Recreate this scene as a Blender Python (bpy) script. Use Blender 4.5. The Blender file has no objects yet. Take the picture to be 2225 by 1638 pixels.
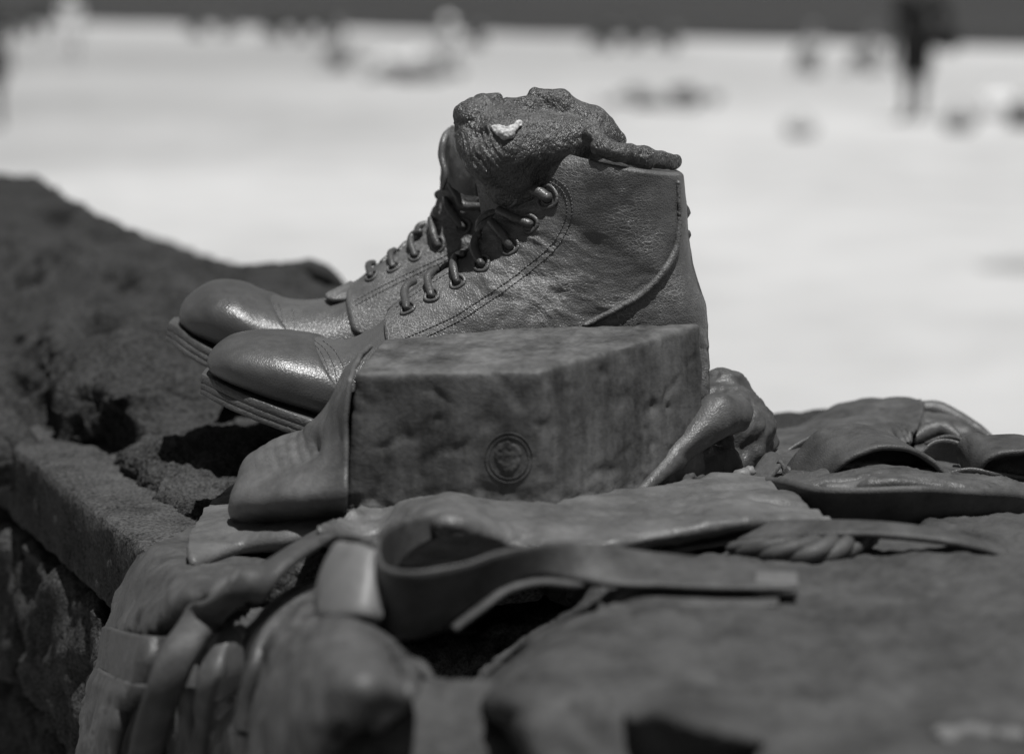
import bpy, math, random
import numpy as np
from mathutils import Vector, Matrix
from mathutils.bvhtree import BVHTree

random.seed(7)
rng = np.random.default_rng(7)
scene = bpy.context.scene
COL = scene.collection
R = math.radians

# ------------------------------------------------------------------ camera
CAM_Z, PITCH, FPX = 0.290, R(9.5), 5253.0
cam_d = bpy.data.cameras.new("camera")
cam = bpy.data.objects.new("camera", cam_d)
COL.objects.link(cam)
cam.location = (0, 0, CAM_Z)
cam.rotation_euler = (R(90) - PITCH, 0, 0)
cam_d.lens, cam_d.sensor_width = 85.0, 36.0
cam_d.clip_start, cam_d.clip_end = 0.05, 3000
cam_d.dof.use_dof = True
cam_d.dof.focus_distance = 1.40
cam_d.dof.aperture_fstop = 4.9
scene.camera = cam

# ------------------------------------------------------------------ light
SUN_EL, SUN_AZ = R(75), R(152)          # azimuth clockwise from +Y (view direction)
SUN = Vector((math.cos(SUN_EL) * math.sin(SUN_AZ), math.cos(SUN_EL) * math.cos(SUN_AZ), math.sin(SUN_EL)))
world = bpy.data.worlds.new("World")
scene.world = world
world.use_nodes = True
nt = world.node_tree
nt.nodes.clear()
sky = nt.nodes.new("ShaderNodeTexSky")
sky.sky_type = 'NISHITA'
sky.sun_disc = False
sky.sun_elevation, sky.sun_rotation = SUN_EL, SUN_AZ
bw = nt.nodes.new("ShaderNodeSeparateColor")   # the photograph is black and white, as through a red filter: one channel of the sky
bg = nt.nodes.new("ShaderNodeBackground")
bg.inputs["Strength"].default_value = 0.05
out = nt.nodes.new("ShaderNodeOutputWorld")
nt.links.new(sky.outputs[0], bw.inputs[0])
nt.links.new(bw.outputs[0], bg.inputs[0])
nt.links.new(bg.outputs[0], out.inputs[0])
sun_d = bpy.data.lights.new("sun", 'SUN')
sun_d.energy, sun_d.angle, sun_d.color = 5.0, R(0.53), (1.0, 0.995, 0.985)
sun = bpy.data.objects.new("sun", sun_d)
COL.objects.link(sun)
sun.location = (0, 0, 6)
sun.rotation_euler = SUN.to_track_quat('Z', 'Y').to_euler()
scene.view_settings.view_transform = 'Standard'
scene.view_settings.look = 'None'
scene.view_settings.exposure = -0.05
scene.view_settings.gamma = 1.0
scene.view_settings.use_curve_mapping = False
scene.render.engine = 'CYCLES'
scene.cycles.use_denoising = True
scene.cycles.max_bounces = 5

# ------------------------------------------------------------------ measuring: photo pixel -> point in the place
CP, SP = math.cos(PITCH), math.sin(PITCH)
def ray(px, py):
    a, b = (px - 1112.5) / FPX, -(py - 819.0) / FPX
    return np.array((a, CP + b * SP, -SP + b * CP))
def P(px, py, Y):                        # the point seen there, Y metres away from the camera's foot
    r = ray(px, py)
    return np.array((0, 0, CAM_Z)) + r * (Y / r[1])
def G(px, py, z=0.0):                    # the point seen there, on the level z
    r = ray(px, py)
    return np.array((0, 0, CAM_Z)) + r * ((z - CAM_Z) / r[2])
WD, WN = np.array((-0.407, 0.9134, 0)), np.array((0.9134, 0.407, 0))
def W(u, v, z):                          # wall coordinates: along, across, up
    return WD * u + WN * v + np.array((0, 0, z))

# ------------------------------------------------------------------ noise
_perm = np.random.RandomState(3).permutation(256)
_perm = np.concatenate((_perm, _perm, _perm))
_grad = np.random.RandomState(4).normal(size=(256, 3))
_grad /= np.linalg.norm(_grad, axis=1)[:, None]
def perlin(p, seed=0):
    p = np.asarray(p, float) + seed * 17.31
    i = np.floor(p).astype(int)
    f = p - i
    i &= 255
    w = f * f * f * (f * (f * 6 - 15) + 10)
    res = 0
    for dx in (0, 1):
        wx = w[:, 0] if dx else 1 - w[:, 0]
        for dy in (0, 1):
            wy = w[:, 1] if dy else 1 - w[:, 1]
            for dz in (0, 1):
                wz = w[:, 2] if dz else 1 - w[:, 2]
                h = _perm[_perm[_perm[(i[:, 0] + dx) & 255] + ((i[:, 1] + dy) & 255)] + ((i[:, 2] + dz) & 255)]
                g = _grad[h]
                res = res + wx * wy * wz * (g[:, 0] * (f[:, 0] - dx) + g[:, 1] * (f[:, 1] - dy) + g[:, 2] * (f[:, 2] - dz))
    return res * 1.5
def fbm(p, octaves=4, seed=0, gain=0.5):
    p = np.asarray(p, float)
    a, r = 1.0, 0
    for k in range(octaves):
        r = r + a * perlin(p, seed + k * 3)
        p = p * 2.03
        a *= gain
    return r
def ridge(p, octaves=3, seed=0):
    p = np.asarray(p, float)
    a, r = 1.0, 0
    for k in range(octaves):
        r = r + a * (1 - 2 * np.abs(perlin(p, seed + k * 5)))
        p = p * 2.1
        a *= 0.5
    return r

# ------------------------------------------------------------------ mesh helpers
def normals_of(v, faces4):
    f = np.asarray(faces4)
    n = np.zeros_like(v)
    if len(f) == 0: return n
    a = np.cross(v[f[:, 2]] - v[f[:, 0]], v[f[:, 3]] - v[f[:, 1]])
    for k in range(4):
        np.add.at(n, f[:, k], a)
    return n / (np.linalg.norm(n, axis=1)[:, None] + 1e-12)
def join(*vf):
    vs, fs, o = [], [], 0
    for v, f in vf:
        vs.append(np.asarray(v, float))
        fs += [tuple(int(i) + o for i in q) for q in f]
        o += len(v)
    return np.concatenate(vs), fs
def obj(name, vf, mat, parent=None, smooth=True, loc=None):
    v, f = vf
    v = np.asarray(v, float)
    base = np.array(parent_world(parent)) if parent else np.zeros(3)
    if loc is not None and parent is None: base = np.array(loc)
    me = bpy.data.meshes.new(name)
    me.from_pydata((v - base).tolist(), [], [tuple(int(i) for i in q) for q in f])
    if smooth: me.polygons.foreach_set("use_smooth", [True] * len(me.polygons))
    me.materials.append(mat)
    me.update()
    o = bpy.data.objects.new(name, me)
    COL.objects.link(o)
    if parent: o.parent = parent
    else: o.location = base
    return o
def parent_world(o):
    p = Vector((0, 0, 0))
    while o: p = p + o.location; o = o.parent
    return p
def tag(o, label=None, cat=None, group=None, kind=None):
    if label: o["label"] = label
    if cat: o["category"] = cat
    if group: o["group"] = group
    if kind: o["kind"] = kind
    return o
def thing(name, loc, label, cat, group=None):
    o = bpy.data.objects.new(name, None)
    COL.objects.link(o)
    o.location = loc
    o.empty_display_size = 0.02
    return tag(o, label, cat, group)
def resample(ctrl, n, closed=False):     # Catmull-Rom through rows of numbers
    c = np.asarray(ctrl, float)
    m = len(c)
    t = np.linspace(0, m - 1, n)
    i = np.minimum(t.astype(int), m - 2)
    f = (t - i).reshape((-1,) + (1,) * (c.ndim - 1))
    p1, p2 = c[i], c[i + 1]
    p0 = np.where((i > 0).reshape(f.shape), c[np.maximum(i - 1, 0)], 2 * p1 - p2)
    p3 = np.where((i < m - 2).reshape(f.shape), c[np.minimum(i + 2, m - 1)], 2 * p2 - p1)
    return 0.5 * (2 * p1 + (p2 - p0) * f + (2 * p0 - 5 * p1 + 4 * p2 - p3) * f ** 2 + (3 * p1 - p0 - 3 * p2 + p3) * f ** 3)
def arclen(c, n):                        # even spacing along a polyline after smoothing
    c = resample(c, max(60, 12 * len(c)))
    d = np.concatenate(([0], np.cumsum(np.linalg.norm(np.diff(c[:, :3], axis=0), axis=1))))
    t = np.linspace(0, d[-1], n)
    return np.stack([np.interp(t, d, c[:, k]) for k in range(c.shape[1])], 1)
def quads(n, m, wrap=False, flip=False):
    f = []
    for i in range(n - 1):
        for j in range(m if wrap else m - 1):
            q = (i * m + j, i * m + (j + 1) % m, (i + 1) * m + (j + 1) % m, (i + 1) * m + j)
            f.append(q[::-1] if flip else q)
    return f
def sheet(rows, n, m, thick=0.003, rough=0.0, seed=0, scale=40, disp=None, toward=None):
    """a cloth or leather sheet through rows of points, with real thickness and a rounded rim"""
    g = resample(np.asarray(rows, float), n)
    g = np.swapaxes(resample(np.swapaxes(g, 0, 1), m), 0, 1)
    v = g.reshape(-1, 3)
    q = quads(n, m)
    nn = normals_of(v, q)
    ref = np.array(toward if toward is not None else (0, -0.7, 0.7))
    if (nn @ ref).mean() < 0: nn = -nn
    if rough: v = v + nn * (fbm(v * scale, 3, seed) * rough)[:, None]
    if disp is not None: v = v + nn * disp(v, np.arange(n * m) // m / (n - 1), np.arange(n * m) % m / (m - 1))[:, None]
    nn = normals_of(v, q)
    if (nn @ ref).mean() < 0: nn = -nn
    top, bot = v + nn * thick * 0.5, v - nn * thick * 0.5
    # rounded rim: pull the border of top and bottom inwards a little
    vs = np.concatenate((top, bot))
    fs = q + [tuple(x + n * m for x in reversed(f)) for f in q]
    ring = [j for j in range(m)] + [i * m + m - 1 for i in range(1, n)] + [(n - 1) * m + j for j in range(m - 2, -1, -1)] + [i * m for i in range(n - 2, 0, -1)]
    cen = v.mean(0)
    mid = []
    L = len(ring)
    for k, r in enumerate(ring):
        i, j = divmod(r, m)
        inner = min(max(i, 1), n - 2) * m + min(max(j, 1), m - 2)
        d = v[r] - v[inner]
        mid.append(v[r] + d / (np.linalg.norm(d) + 1e-9) * thick * 0.45)
    o = len(vs)
    vs = np.concatenate((vs, np.array(mid)))
    for k in range(L):
        a, b = ring[k], ring[(k + 1) % L]
        fs.append((a, o + k, o + (k + 1) % L, b))
        fs.append((o + k, a + n * m, b + n * m, o + (k + 1) % L))
    return vs, fs
def strap(path, width, thick, n=60, across=None, crown=0.0):
    """flat band swept along 3D points; across = direction(s) of its width"""
    pa = arclen(np.asarray(path, float), n)
    ac = resample(np.asarray(across, float), n) if np.ndim(across) == 2 else np.tile(np.asarray(across, float), (n, 1))
    wd = resample(np.asarray(width, float)[:, None], n)[:, 0] if np.ndim(width) else np.full(n, width)
    t = np.gradient(pa, axis=0)
    t /= np.linalg.norm(t, axis=1)[:, None]
    ac = ac - t * (ac * t).sum(1)[:, None]
    ac /= np.linalg.norm(ac, axis=1)[:, None]
    up = np.cross(t, ac)
    prof = []
    e = thick * 0.5
    for x in np.linspace(-1, 1, 9): prof.append((x, e + crown * (1 - x * x)))
    prof.append((1 + 0.0, 0.0))
    for x in np.linspace(1, -1, 9): prof.append((x, -e + crown * (1 - x * x)))
    prof.append((-1, 0.0))
    m = len(prof)
    v = np.zeros((n, m, 3))
    for k, (x, h) in enumerate(prof):
        edge = 1.0 if abs(h) < e * 0.5 and abs(x) == 1 else 0.0
        half = wd * 0.5 + (e * 0.8 if edge else 0)
        v[:, k] = pa + ac * (x * half)[:, None] + up * h
    f = quads(n, m, True)
    f.append(tuple(range(m))[::-1])
    f.append(tuple((n - 1) * m + j for j in range(m)))
    return v.reshape(-1, 3), f
def tube(path, rad, n=24, m=10, ref=(0, 0, 1), squash=1.0):
    pa = arclen(np.asarray(path, float), n)
    rd = np.interp(np.linspace(0, 1, n), np.linspace(0, 1, len(rad)), rad) if np.ndim(rad) else np.full(n, rad)
    t = np.gradient(pa, axis=0)
    t /= np.linalg.norm(t, axis=1)[:, None] + 1e-12
    a = np.cross(t, np.asarray(ref, float))
    bad = np.linalg.norm(a, axis=1) < 0.1
    a[bad] = np.cross(t[bad], np.array((1, 0.3, 0.1)))
    a /= np.linalg.norm(a, axis=1)[:, None]
    b = np.cross(a, t)
    th = np.linspace(0, 2 * math.pi, m, endpoint=False)
    v = pa[:, None] + (a[:, None] * np.cos(th)[None, :, None] + b[:, None] * np.sin(th)[None, :, None] * squash) * rd[:, None, None]
    f = quads(n, m, True)
    v = v.reshape(-1, 3)
    tip0, tip1 = pa[0] - t[0] * rd[0] * 0.7, pa[-1] + t[-1] * rd[-1] * 0.7
    o = len(v)
    v = np.concatenate((v, [tip0, tip1]))
    for j in range(m):
        f.append((o, (j + 1) % m, j))
        f.append((o + 1, (n - 1) * m + j, (n - 1) * m + (j + 1) % m))
    return v, f
def surface_nets(fun, lo, hi, h):
    lo, hi = np.asarray(lo, float), np.asarray(hi, float)
    dims = np.ceil((hi - lo) / h).astype(int) + 1
    ax = [lo[k] + h * np.arange(dims[k]) for k in range(3)]
    X, Y, Z = np.meshgrid(*ax, indexing='ij')
    pts = np.stack((X, Y, Z), -1).reshape(-1, 3)
    F = np.concatenate([fun(c) for c in np.array_split(pts, max(1, len(pts) // 300000))]).reshape(dims)
    S = F < 0
    cd = dims - 1
    acc = np.zeros(tuple(cd) + (3,))
    cnt = np.zeros(tuple(cd))
    def sl(o): return tuple(slice(o[k], o[k] + cd[k]) for k in range(3))
    corners = [(i, j, k) for i in (0, 1) for j in (0, 1) for k in (0, 1)]
    for a in corners:
        for k in range(3):
            if a[k] == 0:
                b = list(a); b[k] = 1
                fa, fb = F[sl(a)], F[sl(b)]
                x = (fa < 0) != (fb < 0)
                t = np.where(x, fa / np.where(x, fa - fb, 1), 0)
                p = np.zeros(tuple(cd) + (3,))
                for q in range(3): p[..., q] = a[q]
                p[..., k] = t
                acc += p * x[..., None]
                cnt += x
    act = cnt > 0
    idx = -np.ones(tuple(cd), int)
    idx[act] = np.arange(act.sum())
    cell = np.argwhere(act)
    v = lo + h * (cell + acc[act] / cnt[act][:, None])
    faces = []
    for k in range(3):
        o1, o2 = (k + 1) % 3, (k + 2) % 3
        s0 = [slice(0, dims[q]) for q in range(3)]; s1 = list(s0)
        s0[k] = slice(0, dims[k] - 1); s1[k] = slice(1, dims[k])
        for q in (o1, o2):
            s0[q] = slice(1, dims[q] - 1); s1[q] = slice(1, dims[q] - 1)
        A, B = S[tuple(s0)], S[tuple(s1)]
        e = np.argwhere(A != B)
        inside = A[tuple(e.T)]
        base = e.copy()
        base[:, o1] += 1; base[:, o2] += 1
        def ix(d1, d2):
            c = base.copy(); c[:, o1] -= d1; c[:, o2] -= d2
            return idx[tuple(c.T)]
        q = np.stack((ix(1, 1), ix(0, 1), ix(0, 0), ix(1, 0)), 1)
        q[~inside] = q[~inside][:, ::-1]
        faces.append(q)
    return v, np.concatenate(faces)
def sd_cone(p, a, ra, b, rb):
    a, b = np.asarray(a, float), np.asarray(b, float)
    d = b - a
    t = np.clip(((p - a) @ d) / max(d @ d, 1e-12), 0, 1)
    return np.linalg.norm(p - a - t[:, None] * d, axis=1) - (ra + (rb - ra) * t)
def sd_ell(p, c, r):
    q = (p - np.asarray(c)) / np.asarray(r)
    k = np.linalg.norm(q, axis=1)
    return (k - 1) * min(r)
def smin(a, b, k):
    h = np.clip(0.5 + 0.5 * (b - a) / k, 0, 1)
    return b * (1 - h) + a * h - k * h * (1 - h)
def blob(prims, h, k, rough=0, seed=0, scale=60, disp=None, cut=None, oct_=4):
    """smooth union of round cones (a, ra, b, rb) and ellipsoids (c, (rx, ry, rz))"""
    pts = []
    for q in prims:
        if len(q) == 4: pts += [np.asarray(q[0]) - q[1], np.asarray(q[0]) + q[1], np.asarray(q[2]) - q[3], np.asarray(q[2]) + q[3]]
        else: pts += [np.asarray(q[0]) - np.asarray(q[1]), np.asarray(q[0]) + np.asarray(q[1])]
    pts = np.array(pts)
    m = 3 * h + k
    def fun(p):
        d = None
        for q in prims:
            e = sd_cone(p, *q) if len(q) == 4 else sd_ell(p, *q)
            d = e if d is None else smin(d, e, k)
        if cut:
            for q in cut:
                e = sd_cone(p, *q) if len(q) == 4 else sd_ell(p, *q)
                d = -smin(-d, e, k * 0.6)
        return d
    v, f = surface_nets(fun, pts.min(0) - m, pts.max(0) + m, h)
    n = normals_of(v, f)
    if rough: v = v + n * (fbm(v * scale, oct_, seed) * rough)[:, None]
    if disp is not None: v = v + n * disp(v)[:, None]
    return v, f
def ellipsoid(c, r, n=14, m=20):
    th, ph = np.linspace(0, math.pi, n), np.linspace(0, 2 * math.pi, m, endpoint=False)
    v = np.stack([np.outer(np.sin(th), np.cos(ph)), np.outer(np.sin(th), np.sin(ph)), np.outer(np.cos(th), np.ones(m))], -1).reshape(-1, 3)
    return v * np.asarray(r) + np.asarray(c), quads(n, m, True)
def caster(vf):
    v, f = vf
    return BVHTree.FromPolygons([tuple(x) for x in np.asarray(v).tolist()], [tuple(int(i) for i in q) for q in f])
CAMP = Vector((0, 0, CAM_Z))
def hit(tree, px, py):
    d = Vector(ray(px, py)).normalized()
    loc, nor, _, _ = tree.ray_cast(CAMP, d)
    if loc is None: return None, None
    if nor.dot(d) > 0: nor = -nor
    return np.array(loc), np.array(nor)

def folds(v, along, scale, amp, seed=0, sharp=0.6):
    """creases that run along a direction: ridged noise squeezed across it"""
    a = np.asarray(along, float); a /= np.linalg.norm(a)
    t = (v @ a)[:, None] * a
    q_ = (v - t) + t * 0.22
    q_ = q_ + np.stack((fbm(v * 18, 2, seed), fbm(v * 18, 2, seed + 1), fbm(v * 18, 2, seed + 2)), 1) * 0.010
    r_ = 1 - np.abs(perlin(q_ * scale, seed + 3)) * 2
    r2 = 1 - np.abs(perlin(q_ * scale * 2.3, seed + 4)) * 2
    return (np.sign(r_) * np.abs(r_) ** sharp * 0.7 + r2 * 0.3 - 0.4) * amp
# ------------------------------------------------------------------ materials (the photograph is grey: so are they)
class NT:
    def __init__(s, name):
        s.m = bpy.data.materials.new(name); s.m.use_nodes = True
        s.t = s.m.node_tree
        s.b = s.t.nodes["Principled BSDF"]
        s.co = s.t.nodes.new("ShaderNodeTexCoord").outputs["Object"]
    def n(s, typ, **kw):
        x = s.t.nodes.new(typ)
        for k, v in kw.items():
            if hasattr(x, k): setattr(x, k, v)
            else: x.inputs[k.replace("_", " ")].default_value = v
        return x
    def l(s, a, b): s.t.links.new(a, b)
    def noise(s, scale, detail=4, rough=0.55, co=None):
        x = s.n("ShaderNodeTexNoise"); x.inputs["Scale"].default_value = scale; x.inputs["Detail"].default_value = detail
        x.inputs["Roughness"].default_value = rough
        s.l(co or s.co, x.inputs["Vector"]); return x.outputs["Fac"]
    def vor(s, scale, feature='DISTANCE_TO_EDGE', co=None):
        x = s.n("ShaderNodeTexVoronoi"); x.feature = feature; x.inputs["Scale"].default_value = scale
        s.l(co or s.co, x.inputs["Vector"]); return x.outputs["Distance"]
    def ramp(s, fac, *stops):
        x = s.n("ShaderNodeValToRGB"); e = x.color_ramp.elements
        while len(e) < len(stops): e.new(0.5)
        for k, (p, c) in enumerate(stops): e[k].position = p; e[k].color = (c, c, c, 1)
        s.l(fac, x.inputs[0]); return x.outputs[0]
    def math(s, op, a, b):
        x = s.n("ShaderNodeMath"); x.operation = op
        for k, q in enumerate((a, b)):
            if isinstance(q, (int, float)): x.inputs[k].default_value = q
            else: s.l(q, x.inputs[k])
        return x.outputs[0]
    def stretch(s, sc, rot=(0, 0, 0)):
        x = s.n("ShaderNodeMapping"); x.inputs["Scale"].default_value = sc; x.inputs["Rotation"].default_value = rot
        s.l(s.co, x.inputs[0]); return x.outputs[0]
    def bump(s, h, strength, dist, prev=None):
        x = s.n("ShaderNodeBump"); x.inputs["Strength"].default_value = strength; x.inputs["Distance"].default_value = dist
        s.l(h, x.inputs["Height"])
        if prev: s.l(prev, x.inputs["Normal"])
        return x.outputs[0]
    def done(s, col, rough, normal=None, spec=0.5, metal=0.0, coat=0.0):
        for q, key in ((col, "Base Color"), (rough, "Roughness")):
            if isinstance(q, (int, float)): s.b.inputs[key].default_value = (q, q, q, 1) if key == "Base Color" else q
            else: s.l(q, s.b.inputs[key])
        if normal: s.l(normal, s.b.inputs["Normal"])
        s.b.inputs["Specular IOR Level"].default_value = spec
        s.b.inputs["Metallic"].default_value = metal
        s.b.inputs["Coat Weight"].default_value = coat
        return s.m
def leather(name, lo, hi, rough=(0.34, 0.55), cell=520, bumpy=0.35, spec=0.5, big=14, crack=0.0, deep=1.0):
    m = NT(name)
    n1 = m.noise(big, 5, 0.6)
    n2 = m.noise(220, 4, 0.6)
    col = m.ramp(m.math('ADD', m.math('MULTIPLY', n1, 0.75), m.math('MULTIPLY', n2, 0.25)), (0.32, lo), (0.68, hi))
    rg = m.ramp(m.math('ADD', m.math('MULTIPLY', n1, 0.5), m.math('MULTIPLY', n2, 0.5)), (0.35, rough[0]), (0.65, rough[1]))
    wco = m.n("ShaderNodeVectorMath"); wco.operation = 'ADD'
    nz = m.n("ShaderNodeTexNoise"); nz.inputs["Scale"].default_value = 90; m.l(m.co, nz.inputs["Vector"])
    sc = m.n("ShaderNodeVectorMath"); sc.operation = 'SCALE'; sc.inputs["Scale"].default_value = 0.004
    m.l(nz.outputs["Color"], sc.inputs[0]); m.l(m.co, wco.inputs[0]); m.l(sc.outputs[0], wco.inputs[1])
    v = m.ramp(m.vor(cell, co=wco.outputs[0]), (0.0, 0.0), (0.22, 1.0))
    b = m.bump(v, bumpy, 0.00035 * deep)
    if crack:                                # worn pale crests and fine creases of old leather
        cs = m.stretch((0.55, 1, 1.25), (0, R(-32), 0))
        w2 = m.n("ShaderNodeVectorMath"); w2.operation = 'ADD'; m.l(cs, w2.inputs[0])
        s2 = m.n("ShaderNodeVectorMath"); s2.operation = 'SCALE'; s2.inputs["Scale"].default_value = 0.007
        m.l(nz.outputs["Color"], s2.inputs[0]); m.l(s2.outputs[0], w2.inputs[1])
        e = m.ramp(m.vor(400, co=w2.outputs[0]), (0.0, 1.0), (0.15, 0.0))
        mask = m.ramp(m.noise(30, 3), (0.46, 0.0), (0.6, 1.0))
        e = m.math('MULTIPLY', e, mask)
        cr = m.n("ShaderNodeMix"); cr.data_type = 'RGBA'
        m.l(m.math('MULTIPLY', e, crack), cr.inputs[0]); m.l(col, cr.inputs[6]); cr.inputs[7].default_value = (hi * 2.3,) * 3 + (1,)
        col = cr.outputs[2]
        b = m.bump(e, 0.4, 0.0005, b)
        st = m.stretch((0.35, 1, 1.6), (0, R(18), 0))
        b = m.bump(m.noise(150, 4, 0.6, st), 0.32, 0.0014, b)
    b = m.bump(m.noise(900, 3, 0.7), bumpy * 0.9, 0.0003 * deep, b)
    b = m.bump(m.noise(70, 4, 0.6), bumpy, 0.0012, b)
    return m.done(col, rg, b, spec)
def stone(name, lo, hi, scale=26, bumpy=0.8, grain=900, rough=0.85):
    m = NT(name)
    n1 = m.noise(scale, 6, 0.65)
    g = m.noise(grain, 2, 0.7)
    col = m.ramp(m.math('ADD', m.math('MULTIPLY', n1, 0.4), m.math('MULTIPLY', g, 0.6)), (0.38, lo), (0.62, hi))
    b = m.bump(m.noise(grain, 3, 0.75), bumpy, 0.0012)
    b = m.bump(m.noise(grain * 0.28, 4, 0.7), bumpy, 0.002, b)
    b = m.bump(m.noise(40, 5, 0.6), bumpy * 0.8, 0.006, b)
    return m.done(col, rough, b, 0.1)
def plain(name, c, rough=0.6, spec=0.4, var=0.15, scale=8):
    m = NT(name)
    return m.done(m.ramp(m.noise(scale, 4), (0.3, c * (1 - var)), (0.7, c * (1 + var))), rough, None, spec)

M_BOOT = leather("boot leather", 0.07, 0.115, (0.28, 0.44), 620, 0.34, 0.55, 30, 0.0, 1.0)
M_TOE = leather("polished toe leather", 0.05, 0.085, (0.26, 0.42), 620, 0.2, 0.6, 30)
M_SHAFT = leather("creased shaft leather", 0.078, 0.125, (0.34, 0.5), 700, 0.38, 0.55, 30, 0.6, 1.25)
M_SOLE = leather("sole edge leather", 0.055, 0.10, (0.30, 0.5), 300, 0.4, 0.5, 40)
M_LACE = leather("cast lace", 0.05, 0.085, (0.28, 0.42), 420, 0.35)
M_DARK = plain("dark eyelet shade", 0.012, 0.8)  # near-black colour standing in for shade inside the eyelets
def sockmat():
    m = NT("wrinkled sock")
    n1, n2 = m.noise(60, 5, 0.6), m.noise(420, 3, 0.6)
    col = m.ramp(m.math('ADD', m.math('MULTIPLY', n1, 0.6), m.math('MULTIPLY', n2, 0.4)), (0.34, 0.042), (0.66, 0.105))
    st = m.stretch((1, 1, 0.55), (0, R(35), 0))
    b = m.bump(m.noise(420, 3, 0.65, st), 1.0, 0.0024)
    b = m.bump(m.noise(1000, 2, 0.6), 0.6, 0.0006, b)
    b = m.bump(m.ramp(m.vor(520, co=st), (0.0, 0.0), (0.25, 1.0)), 0.5, 0.0005, b)
    return m.done(col, m.ramp(n1, (0.35, 0.24), (0.65, 0.42)), b, 0.7)
M_SOCK = sockmat()
M_PIPE = leather("worn seam strip", 0.08, 0.13, (0.45, 0.6), 500, 0.5)
M_TIP = leather("pale strap end", 0.095, 0.14, (0.45, 0.6), 520, 0.3, 0.35, 60)
M_CHIP = plain("pale droppings", 0.42, 0.9, 0.1, 0.55, 500)
M_CLOTH = leather("smooth cast cloth", 0.038, 0.102, (0.34, 0.55), 520, 0.3, 0.4, 40)
M_FLAP = leather("pale rubbed leather", 0.062, 0.136, (0.38, 0.55), 520, 0.3, 0.45, 34)
M_STRAP = leather("cast webbing strap", 0.038, 0.098, (0.4, 0.58), 520, 0.3, 0.2, 46)
M_PALE = leather("worn pale strap tip", 0.13, 0.20, (0.45, 0.55), 700, 0.15, 0.4, 25)
M_STONE = stone("speckled coping stone", 0.014, 0.10, 26, 1.0, 480)
M_ROCK = stone("rough dark rock", 0.012, 0.085, 20, 1.0, 480)
M_FAR = stone("weathered wall rock", 0.016, 0.056, 22, 1.0, 300)
M_FORE = leather("broad cast fold", 0.028, 0.094, (0.65, 0.85), 260, 0.5, 0.1, 28)
def sstep(x): x = np.clip(x, 0, 1); return x * x * (3 - 2 * x)
# ================================================================== THE PLACE
SAND_Z = -1.60
# ---- sand
xs = np.concatenate((np.linspace(-60, 60, 90),))
ys = np.concatenate((np.linspace(0.6, 12, 40), np.linspace(12.5, 90, 80)))
gx, gy = np.meshgrid(xs, ys, indexing='ij')
pts = np.stack((gx.ravel(), gy.ravel(), np.zeros(gx.size)), 1)
pts[:, 2] = SAND_Z + fbm(pts * 0.35, 4, 11) * 0.035 + fbm(pts * 1.7, 2, 12) * 0.012
ms = NT("dry beach sand")
n1, n2 = ms.noise(0.09, 5, 0.6), ms.noise(1.3, 5, 0.6)
col = ms.ramp(ms.math('ADD', ms.math('MULTIPLY', n1, 0.6), ms.math('MULTIPLY', n2, 0.4)), (0.3, 0.33), (0.62, 0.52))
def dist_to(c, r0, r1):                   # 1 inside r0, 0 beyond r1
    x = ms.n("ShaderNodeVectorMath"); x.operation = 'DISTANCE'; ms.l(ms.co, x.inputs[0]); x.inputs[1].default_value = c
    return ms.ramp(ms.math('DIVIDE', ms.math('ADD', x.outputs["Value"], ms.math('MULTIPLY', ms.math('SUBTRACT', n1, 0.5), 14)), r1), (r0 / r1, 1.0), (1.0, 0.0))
damp_vignette = ms.math('MAXIMUM', ms.math('MAXIMUM', dist_to((-16, 54, SAND_Z), 4, 30), ms.math('MULTIPLY', dist_to((-14.5, 30, SAND_Z), 6.5, 15), 0.75)), ms.math('MULTIPLY', dist_to((30, 72, SAND_Z), 6, 26), 0.5))  # damp sand near the water; lens vignette painted in as darker sand at left
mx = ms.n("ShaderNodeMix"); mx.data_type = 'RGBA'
ms.l(ms.math('MULTIPLY', damp_vignette, 0.62), mx.inputs[0]); ms.l(col, mx.inputs[6]); mx.inputs[7].default_value = (0.14, 0.14, 0.14, 1)
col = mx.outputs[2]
b = ms.bump(ms.noise(5, 5, 0.6), 0.6, 0.03)
b = ms.bump(ms.noise(300, 2, 0.6), 0.4, 0.002, b)
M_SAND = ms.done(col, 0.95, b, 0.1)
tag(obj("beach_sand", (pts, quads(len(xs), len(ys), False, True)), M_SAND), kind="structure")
# ---- sea, meeting the sand on a slanting waterline
a0, a1 = G(-900, 22, SAND_Z + 0.06), G(3200, 122, SAND_Z + 0.06)
dr = (a1 - a0) / np.linalg.norm(a1 - a0)
pr = np.array((-dr[1], dr[0], 0))
rows = []
us = np.linspace(-500, np.linalg.norm(a1 - a0) + 500, 240)
for k, w_ in enumerate(np.concatenate((np.linspace(0, 30, 50), np.linspace(32, 2200, 60)))):
    r_ = a0 + np.outer(us, dr) + pr * w_
    if w_ < 40:
        r_ = r_ + pr * (fbm(np.stack((us * 0.05, us * 0, us * 0), 1), 3, 31) * 1.1 * max(0, 1 - w_ / 20))[:, None]
        r_[:, 2] += fbm(r_ * np.array((0.25, 0.9, 1)), 3, 30) * 0.05
    r_[0 if False else slice(None), 2] -= 0.05 * (k == 0)
    rows.append(r_)
mw = NT("sea water")
sc_ = mw.stretch((0.35, 1.6, 1))
bw_ = mw.bump(mw.noise(1.2, 6, 0.65, sc_), 1.0, 0.9)
M_SEA = mw.done(mw.ramp(mw.noise(0.05, 5), (0.3, 0.05), (0.7, 0.085)), 0.55, bw_, 0.12)
tag(obj("sea", (np.concatenate(rows), quads(len(rows), len(us), False, True)), M_SEA), kind="structure")
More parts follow.
